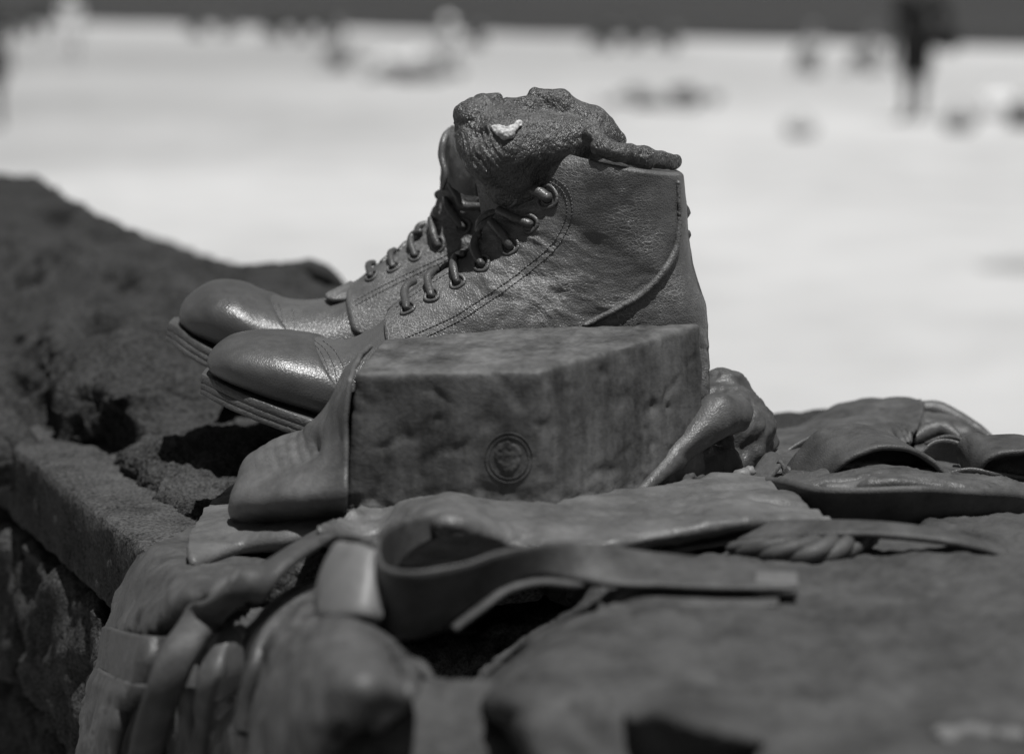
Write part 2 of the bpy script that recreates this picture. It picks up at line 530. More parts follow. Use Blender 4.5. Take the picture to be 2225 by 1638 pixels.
# ---- pavement on the near side of the wall
PV = -0.86
M_PAVE = stone("worn pavement", 0.14, 0.24, 8, 0.5, 300)
v = np.array([W(-6, -6, PV), W(40, -6, PV), W(40, 0.40, PV), W(-6, 0.40, PV), W(-6, -6, PV - 1.2), W(40, -6, PV - 1.2), W(40, 0.40, PV - 1.2), W(-6, 0.40, PV - 1.2)])
tag(obj("pavement", (v, [(0, 3, 2, 1), (4, 5, 6, 7), (0, 1, 5, 4), (1, 2, 6, 5), (2, 3, 7, 6), (3, 0, 4, 7)]), M_PAVE, None, False), kind="structure")

# ---- the wall
wall = thing("stone_wall", W(1.2, 0.5, -1.6), "rough dark stone wall running away to the upper left under the boots", "wall")
def boxstone(u0, u1, v0, v1, z0, z1, res, amp, seed, scale, rnd=0.01, chip=0.0):
    """a worn stone: rounded box in wall coordinates with uneven faces"""
    nu, nv, nz = [max(3, int((b_ - a_) / res)) for a_, b_ in ((u0, u1), (v0, v1), (z0, z1))]
    def face(A, B, n, m):
        return np.linspace(0, 1, n), np.linspace(0, 1, m)
    V, F, o = [], [], 0
    for ax in range(3):
        for side in (0, 1):
            n, m = [(nv, nz), (nu, nz), (nu, nv)][ax]
            a_, b_ = np.meshgrid(np.linspace(0, 1, n + 1), np.linspace(0, 1, m + 1), indexing='ij')
            q = np.zeros((a_.size, 3))
            k = [i for i in range(3) if i != ax]
            q[:, k[0]], q[:, k[1]], q[:, ax] = a_.ravel(), b_.ravel(), side
            V.append(q)
            F += [tuple(x + o for x in f) for f in quads(n + 1, m + 1, False, (side == 0) ^ (ax == 1) ^ True)]
            o += len(q)
    q = np.concatenate(V)
    lo, hi = np.array((u0, v0, z0)), np.array((u1, v1, z1))
    p = lo + q * (hi - lo)
    inner = np.clip(p, lo + rnd, hi - rnd)
    d = p - inner
    L = np.linalg.norm(d, axis=1)[:, None]
    nrm = d / (L + 1e-9)
    p = inner + nrm * rnd
    key = p
    disp = fbm(key * scale, 5, seed) * amp
    if chip: disp -= np.clip(fbm(key * scale * 0.45, 3, seed + 9) - 0.15, 0, 1) * chip
    p = p + nrm * disp[:, None]
    return np.stack([W(*x) for x in p]), F
def S_(name, vf, m): return obj(name, vf, m, wall)
S_("coping_stone", boxstone(0.2, 0.84, 0.352, 0.60, -0.088, -0.032, 0.02, 0.0022, 4, 60, 0.012, 0.004), M_STONE)
S_("coping_stone", boxstone(1.295, 1.80, 0.352, 0.60, -0.088, -0.032, 0.004, 0.0016, 5, 60, 0.006, 0.004), M_STONE)
S_("coping_stone", boxstone(1.81, 2.35, 0.345, 0.60, -0.090, -0.022, 0.008, 0.004, 15, 40, 0.014, 0.008), M_FAR)
S_("coping_stone", boxstone(2.36, 3.6, 0.34, 0.60, -0.090, -0.03, 0.014, 0.006, 16, 30, 0.014, 0.01), M_FAR)
S_("coping_stone", boxstone(0.2, 1.46, 0.603, 0.90, -0.09, -0.014, 0.01, 0.004, 17, 30, 0.012, 0.01), M_FAR)
S_("coping_stone", boxstone(1.465, 3.4, 0.603, 0.775, -0.09, -0.014, 0.02, 0.004, 18, 30, 0.012, 0.01), M_FAR)
for k in range(12):                                             # the wall goes on, out of the frame to the left
    S_("coping_stone", boxstone(3.42 + 0.6 * k, 4.01 + 0.6 * k, 0.345, 0.775, -0.09, -0.02 + 0.004 * (k % 3), 0.06, 0.006, 200 + k, 20, 0.014, 0.01), M_FAR)
    for h in range(3):
        S_("stone", boxstone(4.0 + 0.6 * k - 0.2 * h, 4.59 + 0.6 * k - 0.2 * h, 0.355, 0.76, -0.6 - 0.5 * h, -0.1 - 0.5 * h, 0.08, 0.012, 230 + 3 * k + h, 14, 0.02, 0.02), M_ROCK)
zz = [-0.090, -0.21, -0.34, -0.50, -0.68, -0.90, -1.15, -1.6]
for k in range(len(zz) - 1):                                   # courses below, uneven
    u = -1.2 + 0.13 * (k % 3)
    while u < 4.0:
        L_ = float(rng.uniform(0.26, 0.5))
        near_ = 0.35 < u + L_ and u < 2.2 and k < 4
        if k < 2 and u < 1.295 and u + L_ > 0.84:
            if u < 0.6: L_ = 0.84 - u
            else: u = 1.295
        pr_ = float(rng.uniform(-0.008, 0.014)) + (0.018, 0.012, 0.02, 0.0, 0.0, 0.0, 0.0)[k]
        S_("stone", boxstone(u + 0.004, u + L_ - 0.004, 0.362 - pr_, 0.76, zz[k + 1] + 0.004, zz[k] - 0.003, 0.0055 if near_ else 0.05, 0.010 if near_ else 0.01, 40 + k * 9 + int(u * 7), 34, 0.016, 0.026 if near_ else 0.01), M_ROCK)
        u += L_
# the slab under the boots: rises from the coping to below the soles
zc = -0.034
r0 = [G(225, 985, zc), G(262, 1030, zc), G(305, 1062, zc), G(345, 1092, zc), G(385, 1118, zc), G(428, 1150, zc), G(500, 1205, zc), G(640, 1290, zc)]
offs = [(0.0, 0.0), (0.004, 0.013), (0.020, 0.019), (0.050, 0.023), (0.090, 0.027), (0.14, 0.030), (0.22, 0.030)]
rows = [[p + WN * -0.003 + np.array((0, 0, -0.02)) for p in r0]]
for j, (dv, dz) in enumerate(offs):
    rows.append([p + WN * dv + np.array((0, 0, dz * (0.75 + 0.25 * math.sin(i * 1.1 + 0.4)) - (0.012 if i == 0 else 0))) for i, p in enumerate(r0)])
rows.append([p + WN * 0.235 + np.array((0, 0, -0.03)) for p in r0])
g = resample(np.asarray(rows), 220)
g = np.swapaxes(resample(np.swapaxes(g, 0, 1), 230), 0, 1)
v = g.reshape(-1, 3)
q = quads(220, 230)
n_ = normals_of(v, q)
if n_[:, 2].mean() < 0: n_ = -n_; q = [f[::-1] for f in q]
v = v + n_ * (fbm(v * 30, 5, 61, 0.55) * 0.0065 + np.minimum(ridge(v * 22, 3, 66) - 0.75, 0) * 0.004 + fbm(v * 190, 3, 63) * 0.0011)[:, None]
S_("rock", (v, q), M_ROCK)
# weathered rock filling the wall top behind
def mound(rows, n, m, seed, amp, dents, mat, name, fine=0.0018, front=False, back=False):
    rows = [np.array([G(*p) for p in r]) for r in rows]
    if front: rows = [rows[0] - WN * 0.002 + np.array((0, 0, -0.035))] + rows
    if back: rows = rows + [rows[-1] + WN * 0.006 + np.array((0, 0, -0.008)), rows[-1] + WN * 0.012 + np.array((0, 0, -0.06)), rows[-1] + WN * 0.014 + np.array((0, 0, -0.2))]
    g = resample(np.asarray(rows), n)
    g = np.swapaxes(resample(np.swapaxes(g, 0, 1), m), 0, 1)
    v = g.reshape(-1, 3)
    q = quads(n, m)
    nn = normals_of(v, q)
    if nn[:, 2].mean() < 0: nn = -nn; q = [f[::-1] for f in q]
    lay = fbm(v * 9, 3, seed, 0.5)
    d = (np.round(lay * 3.2) / 3.2 * 0.55 + lay * 0.45) * amp + (ridge(v * 13, 2, seed + 2) - 0.6) * amp * 0.35 + fbm(v * 45, 3, seed + 5) * fine + np.minimum(fbm(v * 30, 2, seed + 8) + 0.35, 0) * amp * 1.1
    for (px, py, z, ru, rv, dep) in dents:
        c = G(px, py, z)
        e = v - c
        a_, b_ = e @ WD, e @ WN
        d -= dep * np.exp(-((a_ / ru) ** 2 + (b_ / rv) ** 2) ** 1.5)
    a_ = np.arange(n * m) // m / (n - 1)
    d *= 0.25 + 0.75 * sstep(a_ / 0.16)
    v = v + nn * d[:, None]
    S_(name, (v, q), mat)
z = 0.0
mound([[(-140, 962, -0.030), (30, 958, -0.030), (130, 960, -0.030), (230, 956, -0.030), (300, 944, -0.014), (450, 930, -0.010)],
       [(-140, 880, -0.018), (20, 880, -0.018), (130, 900, -0.016), (220, 908, -0.008), (300, 890, 0.000), (480, 870, 0.002)],
       [(-140, 800, -0.012), (20, 800, -0.01), (130, 840, 0.0), (230, 850, 0.012), (330, 825, 0.016), (560, 800, 0.012)],
       [(-140, 690, 0.0), (20, 690, 0.01), (140, 730, 0.022), (260, 745, 0.026), (380, 735, 0.028), (640, 720, 0.02)],
       [(-140, 590, 0.02), (20, 590, 0.03), (160, 610, 0.035), (300, 640, 0.04), (450, 655, 0.035), (720, 665, 0.022)],
       [(-140, 520, 0.04), (0, 510, 0.045), (150, 540, 0.045), (330, 580, 0.045), (520, 600, 0.038), (800, 650, 0.02)],
       [(-140, 500, 0.0), (0, 490, 0.0), (150, 520, 0.0), (330, 565, 0.0), (520, 595, 0.0), (820, 680, 0.0)]],
      260, 260, 71, 0.015, [(190, 770, 0.01, 0.035, 0.016, 0.035), (335, 752, 0.02, 0.03, 0.012, 0.022), (150, 935, -0.02, 0.02, 0.012, 0.02),
                            (30, 830, -0.01, 0.03, 0.01, 0.02), (80, 885, -0.015, 0.03, 0.01, 0.02), (100, 905, -0.015, 0.03, 0.01, 0.016), (20, 630, 0.02, 0.05, 0.02, 0.03), (420, 720, 0.02, 0.03, 0.01, 0.012), (250, 640, 0.03, 0.05, 0.015, 0.012)], M_FAR, "rock", front=True)
mound([[(-160, 640, 0.015), (0, 600, 0.015), (110, 600, 0.015), (220, 620, 0.015), (340, 630, 0.015), (480, 640, 0.01), (660, 650, 0.0), (800, 680, -0.01)],
       [(-160, 560, 0.035), (0, 545, 0.035), (110, 560, 0.035), (220, 575, 0.035), (340, 590, 0.032), (480, 608, 0.026), (660, 622, 0.014), (790, 655, 0.0)],
       [(-160, 430, 0.05), (0, 445, 0.05), (100, 470, 0.05), (220, 512, 0.05), (340, 556, 0.045), (480, 588, 0.036), (670, 592, 0.03), (770, 640, 0.01)],
       [(-160, 355, 0.06), (0, 382, 0.06), (95, 404, 0.06), (220, 474, 0.058), (340, 534, 0.05), (480, 573, 0.04), (680, 576, 0.035), (748, 626, 0.01)]],
      150, 300, 81, 0.0065, [(100, 470, 0.05, 0.06, 0.015, 0.012), (590, 600, 0.03, 0.04, 0.012, 0.008)], M_FAR, "rock", back=True)

# ================================================================== BOOTS
class Boot:
    def __init__(s, rings, Y, split=14):
        s.Y = Y
        tab = []
        for k, (f, b, w) in enumerate(rings):
            F = P(f[0], f[1], Y)
            yb = Y - 0.75 * w if k < split else Y
            B = P(b[0], b[1], yb); B[1] = Y
            tab.append(np.concatenate((F, B, [w])))
        s.tab = np.array(tab)
        s.n = len(rings) - 1
        dense = resample(s.tab, 60 * s.n + 1)
        s.dense, s.dt = dense, np.linspace(0, s.n, len(dense))
    def at(s, t, th):
        """t: ring number, th: angle from the front line, positive on the near side"""
        t, th = np.broadcast_arrays(np.asarray(t, float), np.asarray(th, float))
        sh = t.shape
        t, th = t.ravel(), th.ravel()
        r = np.stack([np.interp(t, s.dt, s.dense[:, k]) for k in range(7)], 1)
        F, B, w = r[:, :3], r[:, 3:6], r[:, 6]
        C, A = (F + B) / 2, (F - B) / 2
        foot = np.clip((13.5 - t) / 3, 0, 1)
        c, sn = np.cos(th), np.sin(th)
        e = np.where(c < 0, 2 + 0.9 * foot, 2 + 0.12 * foot)
        ce = np.sign(c) * np.abs(c) ** (2 / e)
        se = np.sign(sn) * np.abs(sn) ** (2 / e)
        p = C + A * ce[:, None]
        p[:, 1] -= w * se
        return p.reshape(sh + (3,))
    def nrm(s, t, th):
        e = 1e-3
        dt = s.at(np.minimum(t + 0.02, s.n), th) - s.at(np.maximum(t - 0.02, 0), th)
        dh = s.at(t, th + 0.01) - s.at(t, th - 0.01)
        n = np.cross(dh, dt)
        n /= np.linalg.norm(n, axis=-1)[..., None] + 1e-12
        return n
    def patch(s, t, th, off, disp=None):
        p, n = s.at(t, th), s.nrm(t, th)
        c = s.at(t, np.zeros_like(th)) * 0.5 + s.at(t, np.full_like(th, math.pi)) * 0.5
        sg = np.sign(((p - c) * n).sum(-1))[..., None]
        n = n * np.where(sg == 0, 1, sg)
        v = p + n * off[..., None]
        if disp is not None:
            v = v + n * disp(p.reshape(-1, 3), t.ravel()).reshape(t.shape)[..., None]
        return v.reshape(-1, 3), n
def sstep(x): x = np.clip(x, 0, 1); return x * x * (3 - 2 * x)

def crease(p, t):                        # folds where the ankle bends, gentle unevenness elsewhere
    z = sstep((t - 9.0) / 3)
    q = p * np.array((14, 30, 70)) + np.stack((fbm(p * 22, 2, 91),) * 3, 1) * 0.9
    fold = ridge(q, 3, 92)
    ank = np.exp(-((t - 14.5) / 3.6) ** 2)
    return fbm(p * 24, 3, 93) * 0.0011 * (0.4 + z) + (fold - 0.5) * 0.0015 * ank * z + (ridge(p * np.array((60, 90, 210)), 2, 96) - 0.4) * 0.0006 * ank * z

def build_boot(rings, Y, label, sole_px, welt_half, s_front, s_cap, cap_px, lacing, open_top):
    B = Boot(rings, Y)
    root = thing("boot", (P(1100, 1000, Y)[0], Y, 0.0), label, "boot", "pair of old lace-up ankle boots")
    T = B.n
    # vamp, tongue and lining: one continuous body
    t = np.linspace(0, T, 230); th = np.linspace(-math.pi, math.pi, 120, endpoint=False)
    tt, hh = np.meshgrid(t, th, indexing='ij')
    v, _ = B.patch(tt, hh, np.full(tt.shape, 0.0), crease)
    f = quads(230, 120, True)
    # roll over the rim and go down inside
    top = v[-120:]
    cen = top.mean(0)
    dn = (B.at(np.array(T - 3.0), np.array(0.)) + B.at(np.array(T - 3.0), np.array(math.pi))) / 2 - cen
    vs = [v]; o = len(v); prev = o - 120
    for k, (sh_, dp) in enumerate(((0.96, 0.0), (0.93, 0.15), (0.90, 0.7), (0.85, 1.5))):
        vs.append(cen + (top - cen) * sh_ + dn * dp)
        for j in range(120): f.append((prev + j, prev + (j + 1) % 120, o + (j + 1) % 120, o + j))
        prev = o; o += 120
    f.append(tuple(range(prev, prev + 120)))
    base = (np.concatenate(vs), f)
    obj("vamp", base, M_BOOT, root)
    # toe cap, a second layer of leather
    t = np.linspace(0, 1, 90); th = np.linspace(-2.2, 2.2, 100)
    tt, hh = np.meshgrid(t, th, indexing='ij')
    lim = s_cap + 0.35 * np.abs(hh) ** 1.5
    tc = tt * lim
    off = 0.0012 * sstep((lim - tc) / 0.12) * sstep((2.2 - np.abs(hh)) / 0.1)
    off[-1] = -0.0004
    obj("toe_cap", (B.patch(tc, hh, off, crease)[0], quads(90, 100)), M_TOE, root)
    # quarters: overlapping side panels, open at the front
    trees = [base]
    for side in (1, -1):
        th = np.linspace(0, 1, 90)[None, :]; u = np.linspace(0, 1, 200)[:, None]
        th0 = 0.10
        th = th0 + (math.pi - th0 + 0.02) * th ** 1.35 + 0 * u
        s0 = s_front + 0.25 * np.exp(-((th - th0) / 0.10)) + np.clip((th - 1.15) / 0.35, 0, 9) ** 2 * 0.9 * (th < 3)
        s0 = np.minimum(s0, 12.5)
        ts = s0 + (T - s0) * u
        e1 = (th - th0) * 0.035; e2 = (ts - s0) * 0.012; e3 = (T - ts) * 0.006
        off = 0.0030 * sstep(np.minimum(np.minimum(e1, e2), e3 + 0.0004) / 0.0022 + 0.12)
        off[0] = -0.0006; off[:, 0] = -0.0006; off[-1] = -0.0004
        v, _ = B.patch(ts, th * side, off, crease)
        q = quads(200, 90, False, side < 0)
        obj("quarter", (v, q), M_SHAFT, root)
        trees.append((v, q))
    tree = caster(join(*trees))
    # sole: welt, midsole, outsole, following the curl of the toe
    line = np.array([P(a, b_, Y - w_) for (a, b_), w_ in zip(sole_px, welt_half)])
    line[:, 1] = Y
    ln = arclen(np.concatenate((line, np.asarray(welt_half)[:, None]), 1), 120)
    c, hw = ln[:, :3], ln[:, 3]
    tg = np.gradient(c, axis=0); tg /= np.linalg.norm(tg, axis=1)[:, None]
    nn = np.stack((-tg[:, 2], 0 * tg[:, 0], tg[:, 0]), 1)          # up, out of the sole
    nn *= np.sign(nn[:, 2])[:, None]
    def layer(name, h1, h0, grow):
        prof = [(-0.00035, h1), (0.0, h1 - 0.0003), (0.0, (h1 + h0) / 2), (0.0, h0 + 0.0003), (-0.00035, h0)]
        V = np.zeros((120, 2, 5, 3))
        d0 = np.cumsum(np.linalg.norm(np.diff(c, axis=0, prepend=c[:1]), axis=1))
        for si, sg in enumerate((1, -1)):
            for k, (e, h) in enumerate(prof):
                ext = np.where(hw > 0.004, hw + e + grow, np.maximum(hw, 0.0008))
                x = c + nn * h
                x = x.copy(); x[:, 1] -= sg * ext
                x[:1] -= tg[:1] * (grow + e)
                V[:, si, k] = x
        V = V + (fbm(V.reshape(-1, 3) * 50, 2, 33) * 0.0003).reshape(V.shape[:3])[..., None] * np.array((0, 0.4, 1))
        idx = np.arange(120 * 10).reshape(120, 2, 5)
        F = []
        for i in range(119):
            for k in range(4):
                F.append((idx[i, 0, k], idx[i + 1, 0, k], idx[i + 1, 0, k + 1], idx[i, 0, k + 1]))
                F.append((idx[i, 1, k + 1], idx[i + 1, 1, k + 1], idx[i + 1, 1, k], idx[i, 1, k]))
            F.append((idx[i, 0, 0], idx[i, 1, 0], idx[i + 1, 1, 0], idx[i + 1, 0, 0]))
            F.append((idx[i, 0, 4], idx[i + 1, 0, 4], idx[i + 1, 1, 4], idx[i, 1, 4]))
        for k in range(4):
            F.append((idx[0, 0, k], idx[0, 0, k + 1], idx[0, 1, k + 1], idx[0, 1, k]))
            F.append((idx[-1, 0, k], idx[-1, 1, k], idx[-1, 1, k + 1], idx[-1, 0, k + 1]))
        return obj(name, (V.reshape(-1, 3), F), M_SOLE, root)
    layer("welt", 0.0006, -0.0042, 0.0)
    layer("midsole", -0.0042, -0.0078, -0.0001)
    layer("outsole", -0.0078, -0.0112, -0.0002)
    # heel block under the back end
    hb = c[94:120]; hwid = hw[94:120]
    outl = [(p[0], Y - w_ + 0.002, p[2] - 0.0108) for p, w_ in zip(hb, hwid)] + [(p[0], Y + w_ - 0.002, p[2] - 0.0108) for p, w_ in list(zip(hb, hwid))[::-1]]
    m = len(outl)
    low = [(x, y, -0.020) for x, y, z_ in outl]
    obj("heel", (np.array(outl + low), [tuple(range(m)), tuple(range(2 * m - 1, m - 1, -1))] + [(k, m + k, m + (k + 1) % m, (k + 1) % m) for k in range(m)]), M_SOLE, root, False)
    # eyelets and laces
    for e, path, r in lacing["eyelets"]:
        loc, nor = hit(tree, *e)
        if loc is None: continue
        z_ = Vector(nor).to_track_quat('Z', 'Y').to_matrix()
        a, b_ = np.array(z_.col[0]), np.array(z_.col[1])
        th = np.linspace(0, 2 * math.pi, 21)
        R1 = r * 1.9
        wob = 1 + 0.07 * np.sin(3 * th + e[0])
        loop = loc + nor * 0.0002 + np.outer(np.cos(th) * R1 * wob, a) + np.outer(np.sin(th) * R1 * wob, b_)
        obj("eyelet", tube(loop, 0.0011, 40, 8, nor), M_BOOT, root)
        disc = loc + nor * 0.0004 + np.outer(np.cos(th[:-1]) * r * 1.15, a) + np.outer(np.sin(th[:-1]) * r * 1.15, b_)
        obj("eyelet_shade_disc", (np.concatenate((disc, [loc + nor * 0.0001])), [(k, (k + 1) % 20, 20) for k in range(20)]), M_DARK, root)  # dark disc on the surface paints the shade of an open hole
        pts = [loc - nor * 0.001, loc + nor * 0.0016]
        for k, (px, py) in enumerate(path):
            l2, n2 = hit(tree, px, py)
            if l2 is None or abs(l2[1] - Y) > 0.09: l2, n2 = P(px, py, pts[-1][1] + 0.007), np.array((-0.3, 0, 0.4))
            pts.append(l2 + n2 * (0.0030 if k < len(path) - 1 else 0.0022))
        rr = [r * 0.9, r, r * 1.08, r, r * 0.95]
        vf = tube(pts, rr, 34, 12)
        vf = (vf[0] + (fbm(vf[0] * 400, 2, int(e[0])) * 0.00022)[:, None], vf[1])
        obj("lace", vf, M_LACE, root)
    for path, r, dy in lacing["over"]:
        pts = [P(px, py, Y + dy_) for (px, py), dy_ in zip(path, dy)]
        vf = tube(pts, r, 30, 10)
        obj("lace", (vf[0] + (fbm(vf[0] * 400, 2, int(path[0][0])) * 0.00022)[:, None], vf[1]), M_LACE, root)
    # stitching, each line of stitches on the leather
    parts = []
    for path, gap in lacing["stitches"] + cap_px:
        pl = arclen(np.array(path, float), max(8, int(np.sum(np.linalg.norm(np.diff(np.array(path, float), axis=0), axis=1)) / gap)))
        pr2 = None
        for k in range(len(pl) - 1):
            a_, n_a = hit(tree, *pl[k]); b2, n_b = hit(tree, *(pl[k] * 0.3 + pl[k + 1] * 0.7))
            if a_ is None or b2 is None or np.linalg.norm(a_ - b2) > 0.006: continue
            parts.append(tube([a_ + n_a * 0.0001, (a_ + b2) / 2 + n_a * 0.00035, b2 + n_b * 0.0001], 0.00032, 4, 5))
    if parts: tag(obj("stitching", join(*parts), M_BOOT, root), kind="stuff")
    return B, root, tree

near_rings = [((458, 790), (458, 796), .004), ((461, 770), (470, 816), .019), ((476, 751), (492, 832), .029), ((503, 734), (530, 852), .038),
    ((550, 725), (580, 876), .044), ((606, 724), (640, 898), .048), ((668, 732), (705, 918), .049), ((742, 742), (775, 942), .048),
    ((806, 715), (850, 965), .047), ((858, 672), (930, 985), .045), ((912, 630), (1020, 1000), .043), ((968, 594), (1110, 1010), .041), ((1018, 560), (1210, 1012), .040),
    ((1048, 522), (1320, 1012), .039), ((1064, 494), (1415, 1005), .038), ((1078, 474), (1490, 975), .037), ((1092, 456), (1518, 915), .036),
    ((1106, 440), (1527, 840), .036), ((1120, 424), (1527, 755), .036), ((1136, 408), (1522, 672), .036), ((1150, 392), (1503, 604), .037),
    ((1164, 374), (1489, 540), .038), ((1174, 355), (1481, 470), .039), ((1188, 338), (1477, 410), .040), ((1212, 327), (1474, 371), .040)]
far_rings = [((396, 692), (396, 698), .004), ((398, 670), (408, 718), .019), ((408, 650), (430, 738), .029), ((432, 631), (465, 757), .036),
    ((464, 616), (515, 780), .043), ((515, 617), (570, 800), .047), ((570, 638), (630, 815), .047), ((644, 655), (690, 832), .046),
    ((716, 648), (760, 850), .045), ((772, 622), (840, 870), .043), ((822, 584), (920, 890), .041), ((880, 545), (1010, 905), .040), ((922, 508), (1110, 905), .039),
    ((945, 474), (1200, 905), .038), ((953, 450), (1290, 900), .037), ((958, 430), (1360, 870), .036), ((962, 414), (1395, 810), .036),
    ((964, 399), (1402, 740), .036), ((965, 384), (1400, 665), .036), ((965, 366), (1390, 590), .036), ((964, 348), (1378, 525), .036),
    ((963, 332), (1366, 470), .037), ((964, 316), (1355, 425), .038), ((970, 298), (1340, 385), .039), ((984, 282), (1325, 350), .039)]
near_sole = [(437, 815), (462, 826), (500, 845), (560, 872), (640, 902), (720, 930), (850, 968), (980, 995), (1110, 1012), (1260, 1018), (1400, 1016), (1490, 1012), (1532, 1008)]
far_sole = [(366, 702), (390, 716), (430, 744), (490, 776), (560, 806), (640, 830), (760, 858), (890, 888), (1010, 905), (1150, 912), (1290, 910), (1385, 906), (1420, 902)]
half = [.012, .024, .034, .044, .051, .053, .052, .047, .042, .039, .039, .034, .006]
near_lace = {
 "eyelets": [((887, 670), [(885, 645), (888, 624), (903, 614)], .0023), ((939, 642), [(935, 614), (941, 596), (955, 590)], .0022),
             ((994, 612), [(990, 584), (997, 562), (1012, 556)], .0023), ((1047, 573), [(1038, 545), (1040, 524), (1048, 512)], .0025),
             ((1107, 534), [(1090, 507), (1073, 482)], .0026), ((1151, 486), [(1120, 471), (1090, 459)], .0026), ((1190, 429), [(1166, 416), (1136, 416)], .0034)],
 "over": [([(958, 594), (966, 580), (985, 572), (1000, 570)], .0021, (0.006, 0.008, 0.012, 0.016)),
          ([(1004, 560), (1016, 548), (1034, 540)], .0021, (0.004, 0.008, 0.014)),
          ([(1040, 520), (1046, 497), (1066, 482), (1096, 470)], .0027, (0.0, -0.004, -0.006, -0.006)),
          ([(1040, 500), (1046, 478), (1070, 464), (1100, 460)], .0026, (0.008, 0.004, 0.0, -0.004)),
          ([(1036, 548), (1040, 520), (1056, 500)], .0024, (0.012, 0.01, 0.008)),
          ([(1132, 417), (1120, 428), (1106, 434)], .0026, (-0.02, -0.012, 0.0))],
 "stitches": [([(880, 735), (950, 705), (1000, 680), (1060, 640), (1110, 606), (1150, 574), (1190, 540), (1216, 505), (1232, 460), (1226, 420), (1205, 400), (1182, 392)], 8),
              ([(890, 748), (960, 716), (1010, 690), (1070, 650), (1120, 615), (1160, 583), (1200, 548), (1227, 510), (1243, 462), (1236, 416), (1212, 392), (1188, 384)], 8),
              ([(862, 668), (900, 640), (950, 608), (1000, 578)], 8)]}
far_lace = {
 "eyelets": [((808, 600), [(807, 583), (815, 574)], .0021), ((855, 580), [(853, 560), (860, 548)], .0021), ((903, 556), [(898, 535), (904, 516), (920, 506)], .0021),
             ((953, 532), [(946, 503), (942, 478)], .0023), ((1006, 491), [(986, 458), (970, 436)], .0026), ((1050, 447), [(1012, 444), (1000, 426), (985, 400)], .0025)],
 "over": [([(830, 572), (845, 560), (862, 556)], .0021, (0.0, 0.004, 0.008)), ([(868, 546), (884, 530), (904, 526)], .0022, (0.002, 0.006, 0.01)),
          ([(902, 516), (912, 492), (938, 488), (950, 496)], .0024, (0.002, 0.004, 0.006, 0.008)), ([(942, 474), (950, 455), (972, 450), (990, 454)], .0028, (0.0, 0.0, -0.004, -0.008)),
          ([(952, 424), (968, 418), (990, 424)], .0028, (0.0, -0.008, -0.014)), ([(966, 436), (972, 424), (980, 420)], .0025, (-0.01, -0.012, -0.012))],
 "stitches": [([(770, 655), (830, 622), (900, 588), (960, 560), (1010, 534)], 8), ([(772, 664), (836, 630), (905, 596), (965, 568), (1016, 541)], 8)]}
BN, near_boot, near_tree = build_boot(near_rings, 1.405, "nearer dark leather ankle boot with a crumpled sock in its top, behind the block", near_sole, half, 8.55, 6.25,
    [([(668, 738), (694, 760), (712, 800), (718, 850), (714, 905)], 9), ([(682, 739), (708, 761), (727, 801), (733, 850), (730, 900)], 9), ([(702, 741), (728, 763), (748, 803), (754, 850)], 9)], near_lace, False)
BF, far_boot, far_tree = build_boot(far_rings, 1.520, "farther dark leather ankle boot with an open top, partly hidden behind the sock-filled one", far_sole, half, 8.6, 6.3,
    [([(590, 648), (601, 675), (604, 710), (600, 735)], 9), ([(600, 650), (611, 676), (614, 710), (611, 735)], 9), ([(626, 652), (637, 678), (640, 710), (637, 733)], 9)], far_lace, True)
# seam strip that curves down to the heel, and the pull tab stubs on the back seam
def on(tree, path, off, n=40):
    o_ = []
    for p in arclen(np.array(path, float), n):
        l, nn = hit(tree, *p)
        if l is not None: o_.append(np.concatenate((l + nn * off, nn)))
    return np.array(o_)
pp = on(near_tree, [(1471, 395), (1473, 440), (1473, 490), (1468, 535), (1448, 578), (1415, 620), (1370, 655), (1320, 682), (1270, 708)], 0.0008, 60)
vf = tube(pp[:, :3], [0.0014, 0.0016, 0.0021, 0.0022, 0.002, 0.0018], 90, 8)
obj("seam_strip", (vf[0] + (fbm(vf[0] * 260, 3, 5) * 0.0005)[:, None], vf[1]), M_PIPE, near_boot)
c1, c2 = P(1482, 452, 1.405), P(1487, 515, 1.405)
obj("pull_tab", blob([(P(1478, 440, 1.405), .0035, P(1482, 462, 1.405), .0045), (P(1482, 490, 1.405), .002, P(1489, 512, 1.405), .0032), (P(1489, 512, 1.405), .003, P(1492, 530, 1.405), .0015)], 0.0008, 0.001, 0.0008, 4, 300), M_LACE, near_boot)
# tongue folded out beside the sock
tg_ = [[P(1030, 352, 1.414), P(1074, 388, 1.398), P(1128, 424, 1.384)], [P(1038, 400, 1.412), P(1076, 418, 1.398), P(1120, 440, 1.386)], [P(1050, 470, 1.414), P(1082, 466, 1.404), P(1106, 457, 1.392)]]
obj("tongue", sheet(tg_, 30, 40, 0.0022, 0.0006, 3, 90), M_SHAFT, near_boot)
tg_ = [[P(709, 643, 1.515), P(732, 630, 1.52), P(764, 614, 1.525)], [P(714, 648, 1.505), P(738, 640, 1.505), P(768, 628, 1.51)], [P(722, 651, 1.50), P(745, 651, 1.50), P(775, 650, 1.50)]]
obj("tongue", sheet(tg_, 20, 24, 0.003, 0.0004, 3, 90), M_SHAFT, far_boot)
tg_ = [[P(806, 702, 1.385), P(838, 690, 1.385)], [P(812, 704, 1.375), P(846, 694, 1.372)], [P(806, 712, 1.366), P(850, 712, 1.36)]]
